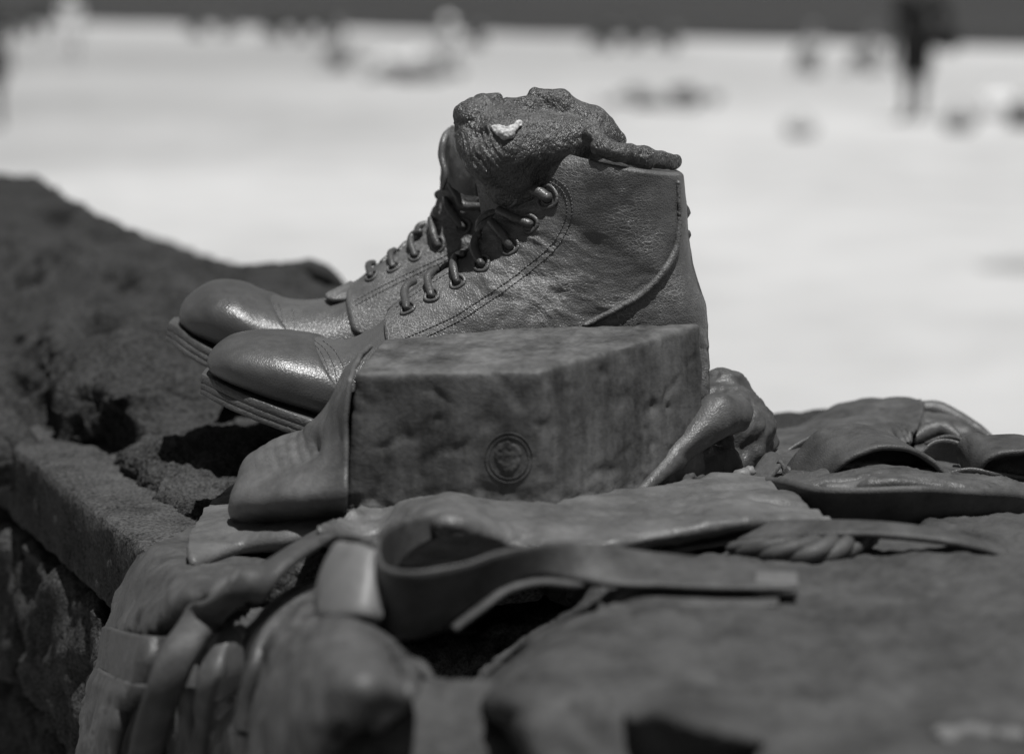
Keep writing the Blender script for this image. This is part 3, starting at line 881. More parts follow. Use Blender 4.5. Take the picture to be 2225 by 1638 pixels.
# far boot: turned-out collar edge
cl = [[P(984, 276, 1.515), P(966, 300, 1.50), P(960, 340, 1.495), P(968, 380, 1.49), P(962, 412, 1.49)], [P(975, 278, 1.52), P(957, 305, 1.52), P(953, 345, 1.52), P(962, 390, 1.52), P(956, 414, 1.52)]]
obj("collar_edge", tube(cl[0], [0.001, 0.0022, 0.0026, 0.002, 0.001], 40, 8), M_BOOT, far_boot)
cs = [[P(986, 276, 1.51), P(1004, 284, 1.49), P(1024, 320, 1.475)], [P(975, 310, 1.503), P(1000, 330, 1.478), P(1036, 350, 1.465)], [P(974, 360, 1.50), P(1000, 385, 1.475), P(1036, 395, 1.465)], [P(978, 400, 1.50), P(1005, 418, 1.48), P(1036, 425, 1.47)]]
obj("tongue", sheet(cs, 40, 40, 0.003, 0.001, 9, 60), M_SHAFT, far_boot)

# ---- sock stuffed in the near boot
YS = 1.400
def q(px, py, dy=0.0): return P(px, py, YS + dy)
def crumple(v):
    c = q(1130, 250)
    e = v - c
    r = np.sqrt(e[:, 0] ** 2 + (e[:, 2] * 0.8) ** 2)
    lft = np.exp(-(((v - q(1050, 325)) * np.array((1, 0.25, 1.1))) ** 2).sum(1) / 0.016 ** 2)
    arcs = (1 - np.abs(np.sin(r * 900 + fbm(v * 50, 2, 7) * 1.6)) * 2) * 0.0006 * lft
    rim = np.exp(-(((v - q(1022, 262)) * np.array((1, 0.4, 1))) ** 2).sum(1) / 0.012 ** 2)
    return fbm(v * 40, 3, 8) * 0.0014 + fbm(v * 130, 2, 9) * 0.0007 + ridge(v * 170, 2, 12) * 0.0006 * (0.25 + 1.6 * rim) + arcs
sock_prims = [(q(1104, 326, -0.007), (0.0270, 0.0275, 0.0225)), (q(1112, 290, 0.0), (0.026, 0.024, 0.0180)), (q(1195, 310, 0.0), (0.029, 0.026, 0.0195)), (q(1268, 302, 0.002), (0.0200, 0.022, 0.0130)), (q(1150, 390, 0.004), (0.026, 0.024, 0.020)),
    (q(1018, 292, -0.010), .0070, q(1020, 254, -0.006), .0075), (q(1020, 254, -0.006), .0075, q(1050, 232, 0.0), .0070), (q(1062, 220, 0.012), .0042, q(1078, 217, 0.014), .0042),
    (q(1108, 238, 0.0), .0070, q(1143, 232, -0.006), .0064), (q(1024, 318, -0.014), .0085, q(1060, 352, -0.022), .0100), (q(1060, 352, -0.022), .0100, q(1125, 385, -0.020), .0085),
    (q(1164, 209, 0.002), .0056, q(1214, 226, 0.000), .0084), (q(1222, 238, 0.002), .0086, q(1285, 268, 0.0), .0088), (q(1285, 268, 0.0), .0088, q(1332, 310, 0.0), .0075),
    (q(1290, 300, -0.024), .0058, q(1322, 322, -0.034), .0052), (q(1300, 322, -0.034), .0048, q(1345, 332, -0.036), .0050), (q(1340, 331, -0.033), .0052, q(1400, 342, -0.024), .0054), (q(1400, 342, -0.024), .0054, q(1464, 354, 0.0), .0046)]
sock = obj("sock", blob(sock_prims, 0.0011, 0.0045, 0, disp=crumple, cut=[(q(1002, 298, -0.036), .0062, q(1036, 288, -0.026), .0062), (q(1086, 232, -0.022), .0060, q(1096, 244, -0.034), .0050), (q(1150, 234, -0.016), .0030, q(1196, 262, -0.026), .0034), (q(1258, 300, -0.026), .003, q(1280, 318, -0.030), .003)]), M_SOCK, None, True, q(1180, 380))
tag(sock, "crumpled wrinkled dark sock bulging out of the nearer boot's top", "sock")
st = caster((np.array([v_.co[:] for v_ in sock.data.vertices]) + np.array(sock.location), [p_.vertices[:] for p_ in sock.data.polygons]))
def splat(name, tree, px, py, pts, mat, parent, z=0.0008):
    pr_ = []
    for (dx, dy, r) in pts:
        l, nn = hit(tree, px + dx, py + dy)
        if l is not None: pr_.append((l + nn * z * 0.2, (r, r, r * 0.55)))
    return obj(name, blob(pr_, 0.0005, 0.001, 0.0006, 3, 500), mat, parent)
splat("dropping", st, 1098, 286, [(-20, -8, .0030), (-14, -1, .0034), (-4, 3, .0042), (7, 2, .0040), (16, -6, .0034), (26, -14, .0026), (30, -20, .0018), (4, 10, .0034), (-8, -6, .003), (-2, 14, .002), (12, 10, .002)], M_CHIP, sock)
# ================================================================== THE PILE OF KIT
def V(px, py, v):                        # the point seen there on the upright plane v metres across the wall
    r = ray(px, py)
    return np.array((0, 0, CAM_Z)) + r * (v / (r @ WN))
def Gs(row): return [G(*p) for p in row]
def smooth_obj(name, vf, mat, label, cat, at=None):
    v = np.asarray(vf[0], float)
    return tag(obj(name, (v, vf[1]), mat, None, True, at if at is not None else (v[:, 0].mean(), v[:, 1].mean(), v[:, 2].min())), label, cat)

# ---- the block with a round stamp
bl = thing("block", P(1150, 1110, 1.30), "heavy cast block with a round stamp on its dark front face", "block")
c8 = [P(748, 1108, 1.270), P(1205, 1118, 1.256), P(1536, 1050, 1.350), P(805, 1040, 1.345),
      P(768, 812, 1.265), P(1196, 805, 1.254), P(1556, 692, 1.364), P(792, 752, 1.345), P(1085, 682, 1.364), P(1085, 1000, 1.36)]
def sd_block(p):
    """convex block: planes through its corners, rounded"""
    d = None
    A = c8
    pl = [(A[0], A[1], A[5]), (A[1], A[2], A[6]), (A[4], A[5], A[6]), (A[3], A[0], A[4]), (A[2], A[9], A[8]), (A[9], A[3], A[7]), (A[0], A[3], A[2])]
    cen = np.mean(A, 0)
    for k, (a, b_, c_) in enumerate(pl):
        n = np.cross(b_ - a, c_ - a); n /= np.linalg.norm(n)
        if n @ (cen - a) > 0: n = -n
        e = (p - a) @ n
        d = e if d is None else -smin(-d, -e, 0.0028)
    return d
pts = np.array(c8)
v, f = surface_nets(sd_block, pts.min(0) - 0.012, pts.max(0) + 0.012, 0.0017)
n = normals_of(v, f)
low = sstep((0.03 - v[:, 2]) / 0.03)
vert = fbm(v * np.array((95, 95, 22)), 3, 6)
right = sstep((v[:, 0] - P(1200, 900, 1.26)[0]) / 0.01)
d = fbm(v * 22, 3, 3) * 0.0003 + fbm(v * 110, 3, 4) * 0.00022 + vert * 0.0008 * right + low ** 2 * fbm(v * 110, 3, 8) * 0.0036 - np.clip(ridge(v * 30, 2, 14) - 0.95, 0, 1) * 0.002
for (px, py, Y, r_, dep) in ((883, 942, 1.271, 0.0035, 0.004), (1420, 880, 1.32, 0.003, 0.002), (1450, 885, 1.33, 0.002, 0.002), (1315, 810, 1.29, 0.004, 0.0015), (1010, 880, 1.268, 0.012, 0.001)):
    d -= dep * np.exp(-(np.linalg.norm(v - P(px, py, Y), axis=1) / r_) ** 2)
v = v + n * d[:, None]
def blockmat():
    m = NT("streaky cast metal")
    st = m.stretch((1, 1, 0.16))
    n1, n2, n3 = m.noise(24, 5, 0.6), m.noise(90, 3, 0.6, st), m.noise(300, 3, 0.6)
    f_ = m.math('ADD', m.math('ADD', m.math('MULTIPLY', n1, 0.5), m.math('MULTIPLY', n2, 0.32)), m.math('MULTIPLY', n3, 0.18))
    col = m.ramp(f_, (0.36, 0.026), (0.5, 0.085), (0.64, 0.155))
    b = m.bump(m.noise(420, 4, 0.65), 0.5, 0.0006)
    b = m.bump(m.noise(110, 4, 0.6), 0.4, 0.0007, b)
    return m.done(col, m.ramp(n1, (0.35, 0.48), (0.65, 0.68)), b, 0.25)
M_BLOCK = blockmat()
obj("slab", (v, f), M_BLOCK, bl)
bt = caster((v, f))
def ring_on(tree, px, py, r, n=60, wob=0.0):
    o_ = []
    for k in range(n + 1):
        a = 2 * math.pi * k / n
        l, nn = hit(tree, px + r * math.cos(a) * 0.95, py + r * math.sin(a))
        if l is not None: o_.append(l + nn * 0.0002)
    return o_
em = obj("stamp", join(tube(ring_on(bt, 1106, 994, 54), 0.00034, 90, 8, squash=.6), tube(ring_on(bt, 1106, 994, 45), 0.00024, 80, 8)), M_BLOCK, bl)
pr_ = []
for (dx, dy, r_) in [(-18, -22, 10), (-4, -27, 9), (12, -22, 9), (22, -8, 8), (-24, -4, 8), (-10, -6, 11), (8, -2, 10), (-16, 14, 8), (2, 14, 11), (18, 12, 8), (-4, 27, 7), (10, 26, 6)]:
    l, nn = hit(bt, 1106 + dx, 994 + dy)
    pr_.append((l, (r_ * 0.00024, 0.0004, r_ * 0.00024)))
obj("crest", blob(pr_, 0.0006, 0.0008, 0.0004, 5, 400), M_BLOCK, em)

# ---- leather flap curling away from the block's left end
fl = [[P(806, 752, 1.352), P(785, 772, 1.325), P(770, 800, 1.29), P(761, 826, 1.266)],
      [P(772, 790, 1.352), P(748, 815, 1.325), P(742, 850, 1.29), P(752, 890, 1.263)],
      [P(730, 868, 1.355), P(714, 885, 1.325), P(718, 920, 1.29), P(752, 945, 1.262)],
      [P(690, 925, 1.36), P(668, 952, 1.325), P(692, 980, 1.288), P(752, 985, 1.259)],
      [P(622, 950, 1.362), P(600, 982, 1.325), P(652, 1018, 1.286), P(752, 1015, 1.257)],
      [P(562, 992, 1.36), P(538, 1028, 1.32), P(622, 1050, 1.278), P(752, 1045, 1.253)],
      [P(540, 1034, 1.352), P(512, 1070, 1.308), P(612, 1080, 1.271), P(752, 1070, 1.251)],
      [P(534, 1056, 1.350), P(505, 1098, 1.306), P(610, 1106, 1.274), P(751, 1092, 1.254)],
      [P(536, 1062, 1.352), P(506, 1120, 1.314), P(612, 1126, 1.289), P(748, 1110, 1.270)],
      [P(548, 1085, 1.356), P(522, 1138, 1.328), P(622, 1140, 1.306), P(738, 1124, 1.288)],
      [P(575, 1095, 1.362), P(552, 1146, 1.345), P(635, 1144, 1.33), P(735, 1128, 1.31)]]
def fld(v, a, b_):
    o_ = 0
    for k in range(7):                   # a long hollow under a raised lip
        t_ = k / 6
        c_ = P(598 + 98 * t_, 1040 - 70 * t_, 1.318 - 0.01 * t_)
        e = (v - c_) * np.array((1.0, 0.45, 1.3))
        o_ = np.maximum(o_, np.exp(-((e ** 2).sum(1)) / 0.0075 ** 2))
    lip = 0
    for k in range(7):
        t_ = k / 6
        c_ = P(560 + 120 * t_, 1010 - 68 * t_, 1.335 - 0.01 * t_)
        e = (v - c_) * np.array((1.0, 0.45, 1.3))
        lip = np.maximum(lip, np.exp(-((e ** 2).sum(1)) / 0.009 ** 2))
    return -0.009 * o_ + 0.0045 * lip
smooth_obj("leather_flap", sheet(fl, 130, 110, 0.003, 0.0008, 21, 45, fld, (-0.6, -0.5, 0.6)), M_FLAP, "smooth pale-lit leather flap curling out from the block's left end beside the boot toes", "flap")

# ---- crumpled lump at the right end of the block
lump = thing("crumpled_hat", P(1560, 1070, 1.38), "crumpled dark hat squashed against the block's right end", "hat")
pr_ = [(P(1575, 930, 1.42), (0.026, 0.03, 0.026)), (P(1570, 850, 1.44), .014, P(1630, 920, 1.44), .013), (P(1600, 990, 1.42), .020, P(1655, 960, 1.43), .010),
       (P(1545, 915, 1.355), .009, P(1590, 900, 1.375), .012), (P(1380, 1085, 1.302), .0035, P(1470, 990, 1.335), .0065), (P(1470, 990, 1.335), .0065, P(1560, 900, 1.358), .0125),
       (P(1440, 1060, 1.35), .012, P(1560, 1020, 1.39), .014), (P(1640, 985, 1.40), .005, P(1672, 915, 1.42), .003), (P(1622, 1000, 1.395), .005, P(1655, 930, 1.415), .004)]
obj("crown", blob(pr_, 0.0016, 0.006, 0, disp=lambda v: (fbm(v * 60, 4, 23) * 0.0014 + (ridge(v * 70, 2, 24) - 0.5) * 0.0018) * (0.12 + 0.88 * sstep((v[:, 1] - 1.365) / 0.02)), cut=[(P(1520, 1000, 1.33), .008, P(1560, 960, 1.335), .007), (P(1590, 1030, 1.35), .007, P(1610, 960, 1.37), .005)]), M_CLOTH, lump)
obj("brim", tube([P(1360, 1100, 1.295), P(1430, 1092, 1.31), P(1520, 1075, 1.34), P(1600, 1050, 1.375), P(1660, 1000, 1.42)], [.002, .003, .003, .0025, .002], 50, 8, squash=0.5), M_CLOTH, lump)

# ---- broad blanket at lower right
bk = [Gs([(1250, 1285, -.05), (1300, 1270, -.02), (1420, 1240, -.004), (1560, 1215, -.004), (1800, 1175, -.006), (2000, 1150, -.006), (2320, 1110, -.006)]),
      Gs([(1240, 1330, -.05), (1290, 1335, -.004), (1400, 1320, .002), (1520, 1295, .002), (1800, 1255, .000), (2040, 1240, .000), (2320, 1220, .000)]),
      Gs([(1140, 1400, -.05), (1190, 1425, -.002), (1330, 1400, .005), (1500, 1385, .004), (1780, 1360, .003), (2050, 1350, .003), (2320, 1340, .002)]),
      Gs([(1040, 1480, -.06), (1082, 1522, -.006), (1230, 1490, .004), (1440, 1480, .006), (1740, 1470, .004), (2050, 1470, .004), (2320, 1470, .003)]),
      Gs([(1066, 1545, -.05), (1118, 1560, -.008), (1260, 1560, -.002), (1440, 1565, .001), (1720, 1580, .002), (2050, 1590, .003), (2320, 1600, .002)]),
      Gs([(1130, 1620, -.04), (1180, 1640, -.010), (1330, 1680, -.012), (1470, 1690, -.006), (1720, 1700, .000), (2050, 1730, .002), (2320, 1740, .0)]),
      Gs([(1180, 1740, -.04), (1235, 1780, -.014), (1380, 1830, -.02), (1500, 1850, -.010), (1720, 1860, .000), (2050, 1900, .002), (2320, 1900, .0)])]
def bkd(v, a, b_):
    o_ = fbm(v * 26, 4, 44) * 0.0030 + (ridge(v * 40, 3, 47) - .5) * 0.0016 + fbm(v * 160, 2, 49) * 0.0005
    for (px, py, ru, rv, dep) in ((1470, 1640, .030, .016, .020), (1560, 1480, .010, .008, .003), (1580, 1490, .006, .006, .003), (1600, 1380, .02, .006, .0015)):
        c_ = G(px, py, 0.003)
        o_ -= dep * np.exp(-(((v[:, 0] - c_[0]) / ru) ** 2 + ((v[:, 1] - c_[1]) / rv) ** 2))
    return o_
blanket = smooth_obj("blanket", sheet(bk, 240, 300, 0.006, 0, 0, 1, bkd, (0, -0.2, 1)), M_FORE, "broad mottled dark blanket lying across the wall at lower right", "blanket")
r2_ = [[G(1350, 1540, .000), G(1450, 1512, .003), G(1545, 1535, .003), G(1680, 1590, .000)], [G(1362, 1556, .004), G(1450, 1538, .016), G(1540, 1562, .014), G(1672, 1604, .002)],
       [G(1376, 1572, .006), G(1445, 1558, .020), G(1536, 1588, .018), G(1664, 1618, .003)]]
r2_ += [[p_ + np.array((0, .014, -.009)) for p_ in r2_[2]], [p_ + np.array((0, .020, -.028)) for p_ in r2_[2]]]
obj("fold", sheet(r2_, 60, 80, 0.003, 0.0012, 77, 60), M_FORE, blanket)
bkt = caster(([tuple(np.array(x.co) + np.array(blanket.location)) for x in blanket.data.vertices], [p_.vertices[:] for p_ in blanket.data.polygons]))
splat("dropping", bkt, 2110, 1592, [(-60, 0, .0042), (-45, 2, .0036), (-25, -4, .0032), (0, -6, .0048), (22, -2, .004), (48, 4, .0042), (75, 2, .0038), (95, 6, .0045), (-52, 14, .003)], plain("grey stain", 0.13, 0.7, 0.3, 0.3, 90), blanket, 0.0004)
v, f = blob([(G(1000, 1640, -.040), (0.055, 0.045, 0.030)), (G(1120, 1680, -.045), (0.04, 0.04, 0.03)), (G(880, 1680, -.05), (0.03, 0.04, 0.03))], 0.002, 0.02, 0.003, 9, 45)
smooth_obj("stone", (v, f), M_FORE, "smooth rounded stone at the bottom edge under the dark gap by the belt", "stone")

# ---- leather sheet under the block
lf = [Gs([(690, 1152, .006), (830, 1085, .006), (950, 1060, .008), (1090, 1080, .008), (1250, 1080, .008), (1400, 1070, .008), (1560, 1040, .006), (1700, 1050, .006)]),
      Gs([(690, 1160, .005), (835, 1135, .002), (955, 1112, .022), (1085, 1125, .013), (1250, 1118, .010), (1410, 1098, .009), (1580, 1075, .012), (1730, 1085, .008)]),
      Gs([(705, 1172, .000), (845, 1165, -.002), (965, 1145, .022), (1100, 1155, .012), (1260, 1148, .010), (1430, 1128, .010), (1600, 1102, .013), (1770, 1112, .007)]),
      Gs([(720, 1182, -.010), (850, 1205, -.012), (980, 1190, .004), (1110, 1192, .005), (1275, 1188, .007), (1450, 1162, .009), (1620, 1134, .012), (1808, 1142, .004)]),
      Gs([(730, 1190, -.022), (850, 1222, -.026), (985, 1210, -.018), (1115, 1205, -.008), (1280, 1200, -.000), (1455, 1176, .002), (1625, 1146, .006), (1812, 1148, -.002)])]
smooth_obj("leather_sheet", sheet(lf, 90, 220, 0.0032, 0.0012, 31, 55, lambda v, a, b_: folds(v, (1, 0.15, 0), 42, 0.0034, 71)), M_FLAP, "flat sheet of leather spread out under the block's front edge", "leather sheet")

# ---- belt standing on edge with its loop, and its pale tip
belt = thing("belt", P(900, 1390, 1.05), "broad leather belt standing on edge in a loop before the block", "belt")
path = [P(985, 1142, 1.172), P(925, 1150, 1.160), P(868, 1178, 1.140), P(826, 1240, 1.095), P(832, 1300, 1.058), P(900, 1312, 1.048), P(1000, 1282, 1.052), P(1090, 1238, 1.060),
        P(1170, 1216, 1.070), P(1250, 1220, 1.082), P(1340, 1230, 1.086), P(1430, 1238, 1.090), P(1580, 1250, 1.088), P(1735, 1262, 1.084)]
acr = [(0, .4, 1), (0, .2, 1), (0, .05, 1), (0, -.05, 1), (0, -.12, 1), (0, -.32, 1), (0, -.36, 1), (0, -.34, 1), (0, -.15, 1), (0.0, .6, .8), (0.08, 1, .3), (.1, 1, .12), (.06, 1, .03), (0, 1, .0)]
wd_ = [.006, .014, .024, .033, .036, .036, .032, .022, .014, .018, .030, .038, .040, .030]
obj("strap", strap(path, wd_, 0.0026, 200, acr), M_STRAP, belt)
obj("pale_tip", strap([P(1640, 1265, 1.078), P(1690, 1267, 1.077), P(1733, 1269, 1.0765)], .016, .0040, 20, (0, 1, .25)), M_TIP, belt)  # end piece in a lighter tone than the strap
obj("buckle_tab", strap([P(712, 1248, 1.090), P(726, 1262, 1.076), P(756, 1266, 1.064), P(796, 1270, 1.057), P(822, 1278, 1.060)], [.030, .034, .036, .034, .03], .004, 60, (0.06, .75, .66), 0.002), M_PALE, belt)
obj("lower_strap", strap([P(1230, 1420, 1.04), P(1290, 1370, 1.06), P(1325, 1322, 1.085), P(1380, 1300, 1.078), P(1500, 1297, 1.074), P(1690, 1296, 1.072)], [.008, .010, .014, .02, .022, .02], .003, 70, (0.25, 1, .22)), M_STRAP, belt)
obj("keeper", tube([P(885, 1432, 1.02), P(915, 1450, 1.015), P(940, 1482, 1.01)], [.002, .0032, .002], 16, 8), M_STRAP, belt)
obj("strap", strap([P(985, 1366, 1.052), P(1040, 1322, 1.056), P(1100, 1276, 1.064), P(1170, 1252, 1.074), P(1240, 1248, 1.084), P(1290, 1250, 1.09)], [.004, .006, .007, .012, .018, .014], .003, 50, (0.0, 1, .3)), M_STRAP, belt)

# ---- braid and thin strap on the right
def rope(path, R_, r_, turns, n=110, taper=True):
    pa = arclen(np.array(path), n)
    t = np.gradient(pa, axis=0); t /= np.linalg.norm(t, axis=1)[:, None]
    a = np.cross(t, (0, 0, 1.)); a /= np.linalg.norm(a, axis=1)[:, None]
    b_ = np.cross(a, t)
    prof = np.sin(np.linspace(0.12, math.pi - 0.12, n)) ** 0.5 if taper else np.ones(n)
    res = []
    for k in range(4):
        ph = np.linspace(0, 2 * math.pi * turns, n) + k * math.pi / 2
        res.append(tube(pa + (a * np.cos(ph)[:, None] * 1.5 + b_ * np.sin(ph)[:, None] * 0.8) * (R_ * prof)[:, None], r_ * prof, n, 8))
    return res
br = thing("braid", G(1740, 1210, 0), "short twisted braid lying between the leather sheet and the blanket", "braid")
for s_ in rope([G(1585, 1190, .003), G(1680, 1195, .005), G(1780, 1195, .005), G(1900, 1170, .005)], .0042, .0046, 1.6): obj("strand", s_, M_STRAP, br)
smooth_obj("thin_strap", strap([G(1450, 1182, -.012), G(1600, 1160, .004), G(1760, 1150, .011), G(1900, 1150, .013), G(2040, 1165, .012), G(2130, 1185, .007), G(2190, 1205, .002)], [.012, .014, .016, .016, .014, .012, .008], .0036, 90, (0, 1, .18)), M_STRAP,
           "thin flat strap bowing above the blanket's back edge on the right", "strap")
# ---- dark strap standing on edge across the right
smooth_obj("upright_strap", strap([P(1640, 1050, 1.36), P(1690, 1068, 1.315), P(1760, 1092, 1.285), P(1860, 1098, 1.275), P(1980, 1096, 1.275), P(2090, 1100, 1.285), P(2180, 1102, 1.30), P(2260, 1108, 1.34)], [.006, .010, .018, .021, .022, .020, .017, .012], .005, 110,
           [(0.2, .2, 1), (0, -.1, 1), (0, -.45, 1), (0, -.5, 1), (0, -.5, 1), (0, -.5, 1), (0, -.4, 1), (0, -.1, 1)]), M_STRAP, "thick dark strap standing on its edge in front of the arched one", "strap")
cl_ = [[P(1680, 1040, 1.40), P(1780, 1015, 1.41), P(1850, 1012, 1.41), P(1905, 1004, 1.40), P(1950, 1012, 1.40), P(2050, 1020, 1.41), P(2150, 1030, 1.42), P(2280, 1030, 1.44)],
       [P(1680, 1052, 1.36), P(1780, 1035, 1.36), P(1850, 1030, 1.35), P(1905, 1022, 1.35), P(1955, 1028, 1.35), P(2050, 1036, 1.36), P(2150, 1046, 1.37), P(2280, 1050, 1.40)],
       [P(1690, 1062, 1.33), P(1780, 1062, 1.305), P(1850, 1060, 1.30), P(1905, 1048, 1.295), P(1960, 1044, 1.295), P(2050, 1056, 1.30), P(2150, 1068, 1.31), P(2280, 1080, 1.35)],
       [P(1695, 1075, 1.335), P(1780, 1080, 1.31), P(1850, 1080, 1.305), P(1905, 1070, 1.30), P(1960, 1066, 1.30), P(2050, 1076, 1.305), P(2150, 1086, 1.315), P(2280, 1100, 1.36)]]
smooth_obj("rumpled_cloth", sheet(cl_, 80, 240, 0.003, 0.0010, 51, 60, lambda v, a, b_: folds(v, (1, 0.25, 0), 60, 0.0050, 101)), M_CLOTH, "rumpled cloth piled right behind the strap standing on its edge", "cloth")
cl_ = None
# ---- arched straps
smooth_obj("arched_strap", strap([P(1720, 1060, 1.385), P(1760, 1018, 1.38), P(1806, 976, 1.375), P(1856, 956, 1.375), P(1902, 952, 1.375), P(1955, 964, 1.375), P(2005, 996, 1.375), P(2045, 1045, 1.375)], [.034, .040, .044, .044, .042, .038, .034, .03], .0035, 90, (-.35, 1, .10)), M_STRAP,
           "wide strap rising in an open arch before the pack", "strap")
smooth_obj("arched_strap", strap([P(2100, 1030, 1.40), P(2112, 1000, 1.39), P(2138, 974, 1.385), P(2190, 966, 1.385), P(2250, 968, 1.385), P(2290, 990, 1.39)], [.03, .034, .036, .036, .036, .036], .0035, 70, (-.2, 1, .05)), M_STRAP,
           "short strap arching out of the frame at the right edge", "strap")
for rows_, lb in (([P(1590, 1070, 1.36), P(1640, 1035, 1.39), P(1690, 995, 1.42), P(1745, 985, 1.44)], "narrow strap curving from the hat up to the pack"), ([P(1640, 1060, 1.35), P(1672, 1010, 1.37), P(1688, 998, 1.375), P(1715, 1030, 1.37), P(1740, 1048, 1.36)], "small peaked strap loop left of the open arch")):
    smooth_obj("small_strap", strap(rows_, [.008, .012, .013, .01], .003, 60, (-.3, 1, .35)), M_STRAP, lb, "strap")
# ---- the pack with its gathered side, roll and hanging cloth
pk = thing("pack", P(1850, 990, 1.47), "soft domed kit bag with a gathered side at the back right", "bag")
k1 = [[P(1630, 985, 1.62), P(1740, 980, 1.63), P(1800, 960, 1.65), P(1880, 950, 1.65), P(1960, 950, 1.64), P(1996, 950, 1.62)],
      [P(1632, 936, 1.57), P(1740, 926, 1.58), P(1802, 888, 1.59), P(1884, 868, 1.59), P(1958, 874, 1.58), P(2000, 876, 1.56)],
      [P(1640, 952, 1.51), P(1742, 944, 1.515), P(1812, 912, 1.53), P(1890, 896, 1.53), P(1960, 900, 1.53), P(2004, 896, 1.525)],
      [P(1650, 985, 1.45), P(1746, 972, 1.455), P(1822, 950, 1.465), P(1890, 938, 1.475), P(1950, 940, 1.48), P(1992, 932, 1.49)],
      [P(1662, 1025, 1.40), P(1752, 1012, 1.40), P(1832, 995, 1.415), P(1890, 985, 1.425), P(1940, 978, 1.435), P(1974, 962, 1.45)],
      [P(1668, 1045, 1.40), P(1756, 1040, 1.40), P(1836, 1030, 1.41), P(1890, 1025, 1.42), P(1940, 1015, 1.43), P(1968, 990, 1.45)]]
def pkd(v, a, b_):
    c_ = P(1975, 985, 1.45)
    r_ = v - c_
    ang = np.arctan2(r_[:, 2], -r_[:, 0] + 1e-6)
    L = np.linalg.norm(r_, axis=1)
    return np.sin(ang * 14 + fbm(v * 30, 2, 3)) * 0.0022 * np.exp(-(L / 0.03) ** 2) + fbm(v * 30, 3, 53) * 0.0016 + folds(v, (1, 0.2, .35), 30, 0.0036, 97)
obj("bag_body", sheet(k1, 120, 150, 0.003, 0, 0, 1, pkd), M_CLOTH, pk)
obj("rolled_edge", tube([P(2004, 890, 1.56), P(2035, 892, 1.56), P(2075, 910, 1.555), P(2120, 934, 1.55), P(2150, 952, 1.54)], [.006, .0068, .0062, .005, .003], 40, 12), M_CLOTH, pk)
obj("rolled_edge", tube([P(1984, 955, 1.49), P(2015, 938, 1.50), P(2050, 934, 1.50), P(2085, 952, 1.49)], [.003, .006, .0062, .003], 30, 12), M_CLOTH, pk)
obj("fold", blob([(P(2010, 945, 1.54), .014, P(2090, 950, 1.54), .010), (P(2020, 915, 1.555), .006, P(2080, 930, 1.555), .006)], .0025, .01, .002, 3, 50), M_CLOTH, pk)
obj("fold", blob([(P(1775, 1050, 1.395), .006, P(1840, 1024, 1.395), .0125), (P(1840, 1022, 1.395), .0135, P(1950, 1020, 1.395), .0135), (P(1950, 1022, 1.395), .012, P(2030, 1045, 1.395), .007), (P(2130, 1025, 1.405), .010, P(2290, 1022, 1.405), .0125)], .0025, .008, .002, 8, 50), M_CLOTH, pk)  # cloth lumps added under the arches to keep their openings dark
for pth_, wd2 in (([P(1992, 1002, 1.44), P(2035, 978, 1.445), P(2085, 985, 1.445), P(2135, 1006, 1.435)], .013), ([P(2030, 1046, 1.37), P(2100, 1034, 1.37), P(2165, 1046, 1.37), P(2260, 1052, 1.38)], .010), ([P(1690, 1000, 1.43), P(1740, 972, 1.44), P(1800, 948, 1.455), P(1850, 940, 1.46)], .008), ([P(2010, 968, 1.49), P(2060, 962, 1.49), P(2110, 970, 1.48)], .009)):
    obj("fold", strap(pth_, [wd2 * .4, wd2, wd2, wd2 * .5], .002, 60, (0, -.25, 1)), M_CLOTH, pk)
k2 = [[P(1975, 940, 1.60), P(2040, 935, 1.60), P(2100, 945, 1.60), P(2160, 965, 1.60), P(2300, 1000, 1.60)],
      [P(1985, 960, 1.52), P(2040, 955, 1.53), P(2100, 955, 1.53), P(2160, 965, 1.52), P(2300, 985, 1.52)],
      [P(1990, 985, 1.47), P(2040, 975, 1.48), P(2100, 975, 1.48), P(2160, 988, 1.47), P(2300, 1005, 1.47)],
      [P(1995, 1000, 1.45), P(2040, 992, 1.45), P(2090, 985, 1.46), P(2150, 1005, 1.45), P(2300, 1020, 1.45)],
      [P(1990, 1040, 1.42), P(2040, 1040, 1.42), P(2100, 1045, 1.42), P(2160, 1050, 1.42), P(2300, 1060, 1.42)]]
def k2d(v, a, b_):
    c_ = P(2070, 990, 1.45)
    return fbm(v * 40, 3, 57) * 0.0016 + folds(v, (1, 0.1, -.2), 44, 0.0060, 99) - 0.010 * np.exp(-((v[:, 0] - c_[0]) / .02) ** 2 - ((v[:, 2] - c_[2]) / .008) ** 2 - ((v[:, 1] - c_[1]) / .03) ** 2)
obj("side_cloth", sheet(k2, 90, 150, 0.003, 0, 0, 1, k2d), M_CLOTH, pk)
# ---- pale scraps caught along the hat's brim
scr = thing("broken_shells", P(1500, 1075, 1.35), "pale crumbs and shell scraps caught along the foot of the crumpled hat", "shells")
lst = [(1612, 1030, 1.36, .0055, .0035), (1628, 1024, 1.362, .004, .003), (1595, 1040, 1.358, .0035, .0025)] + [(1400 + 15 * k + rng.uniform(-4, 4), 1082 - 0.9 * k + rng.uniform(-3, 3), 1.30 + 0.003 * k, rng.uniform(.0012, .0026), rng.uniform(.001, .0018)) for k in range(12)]
for (px, py, Y, a_, b_) in lst:
    vf = ellipsoid(P(px, py, Y), (a_, a_ * 0.8, b_), 8, 12)
    obj("shell_scrap", (vf[0] + fbm(vf[0] * 400, 2, int(px))[:, None] * a_ * 0.35, vf[1]), M_PALE, scr)

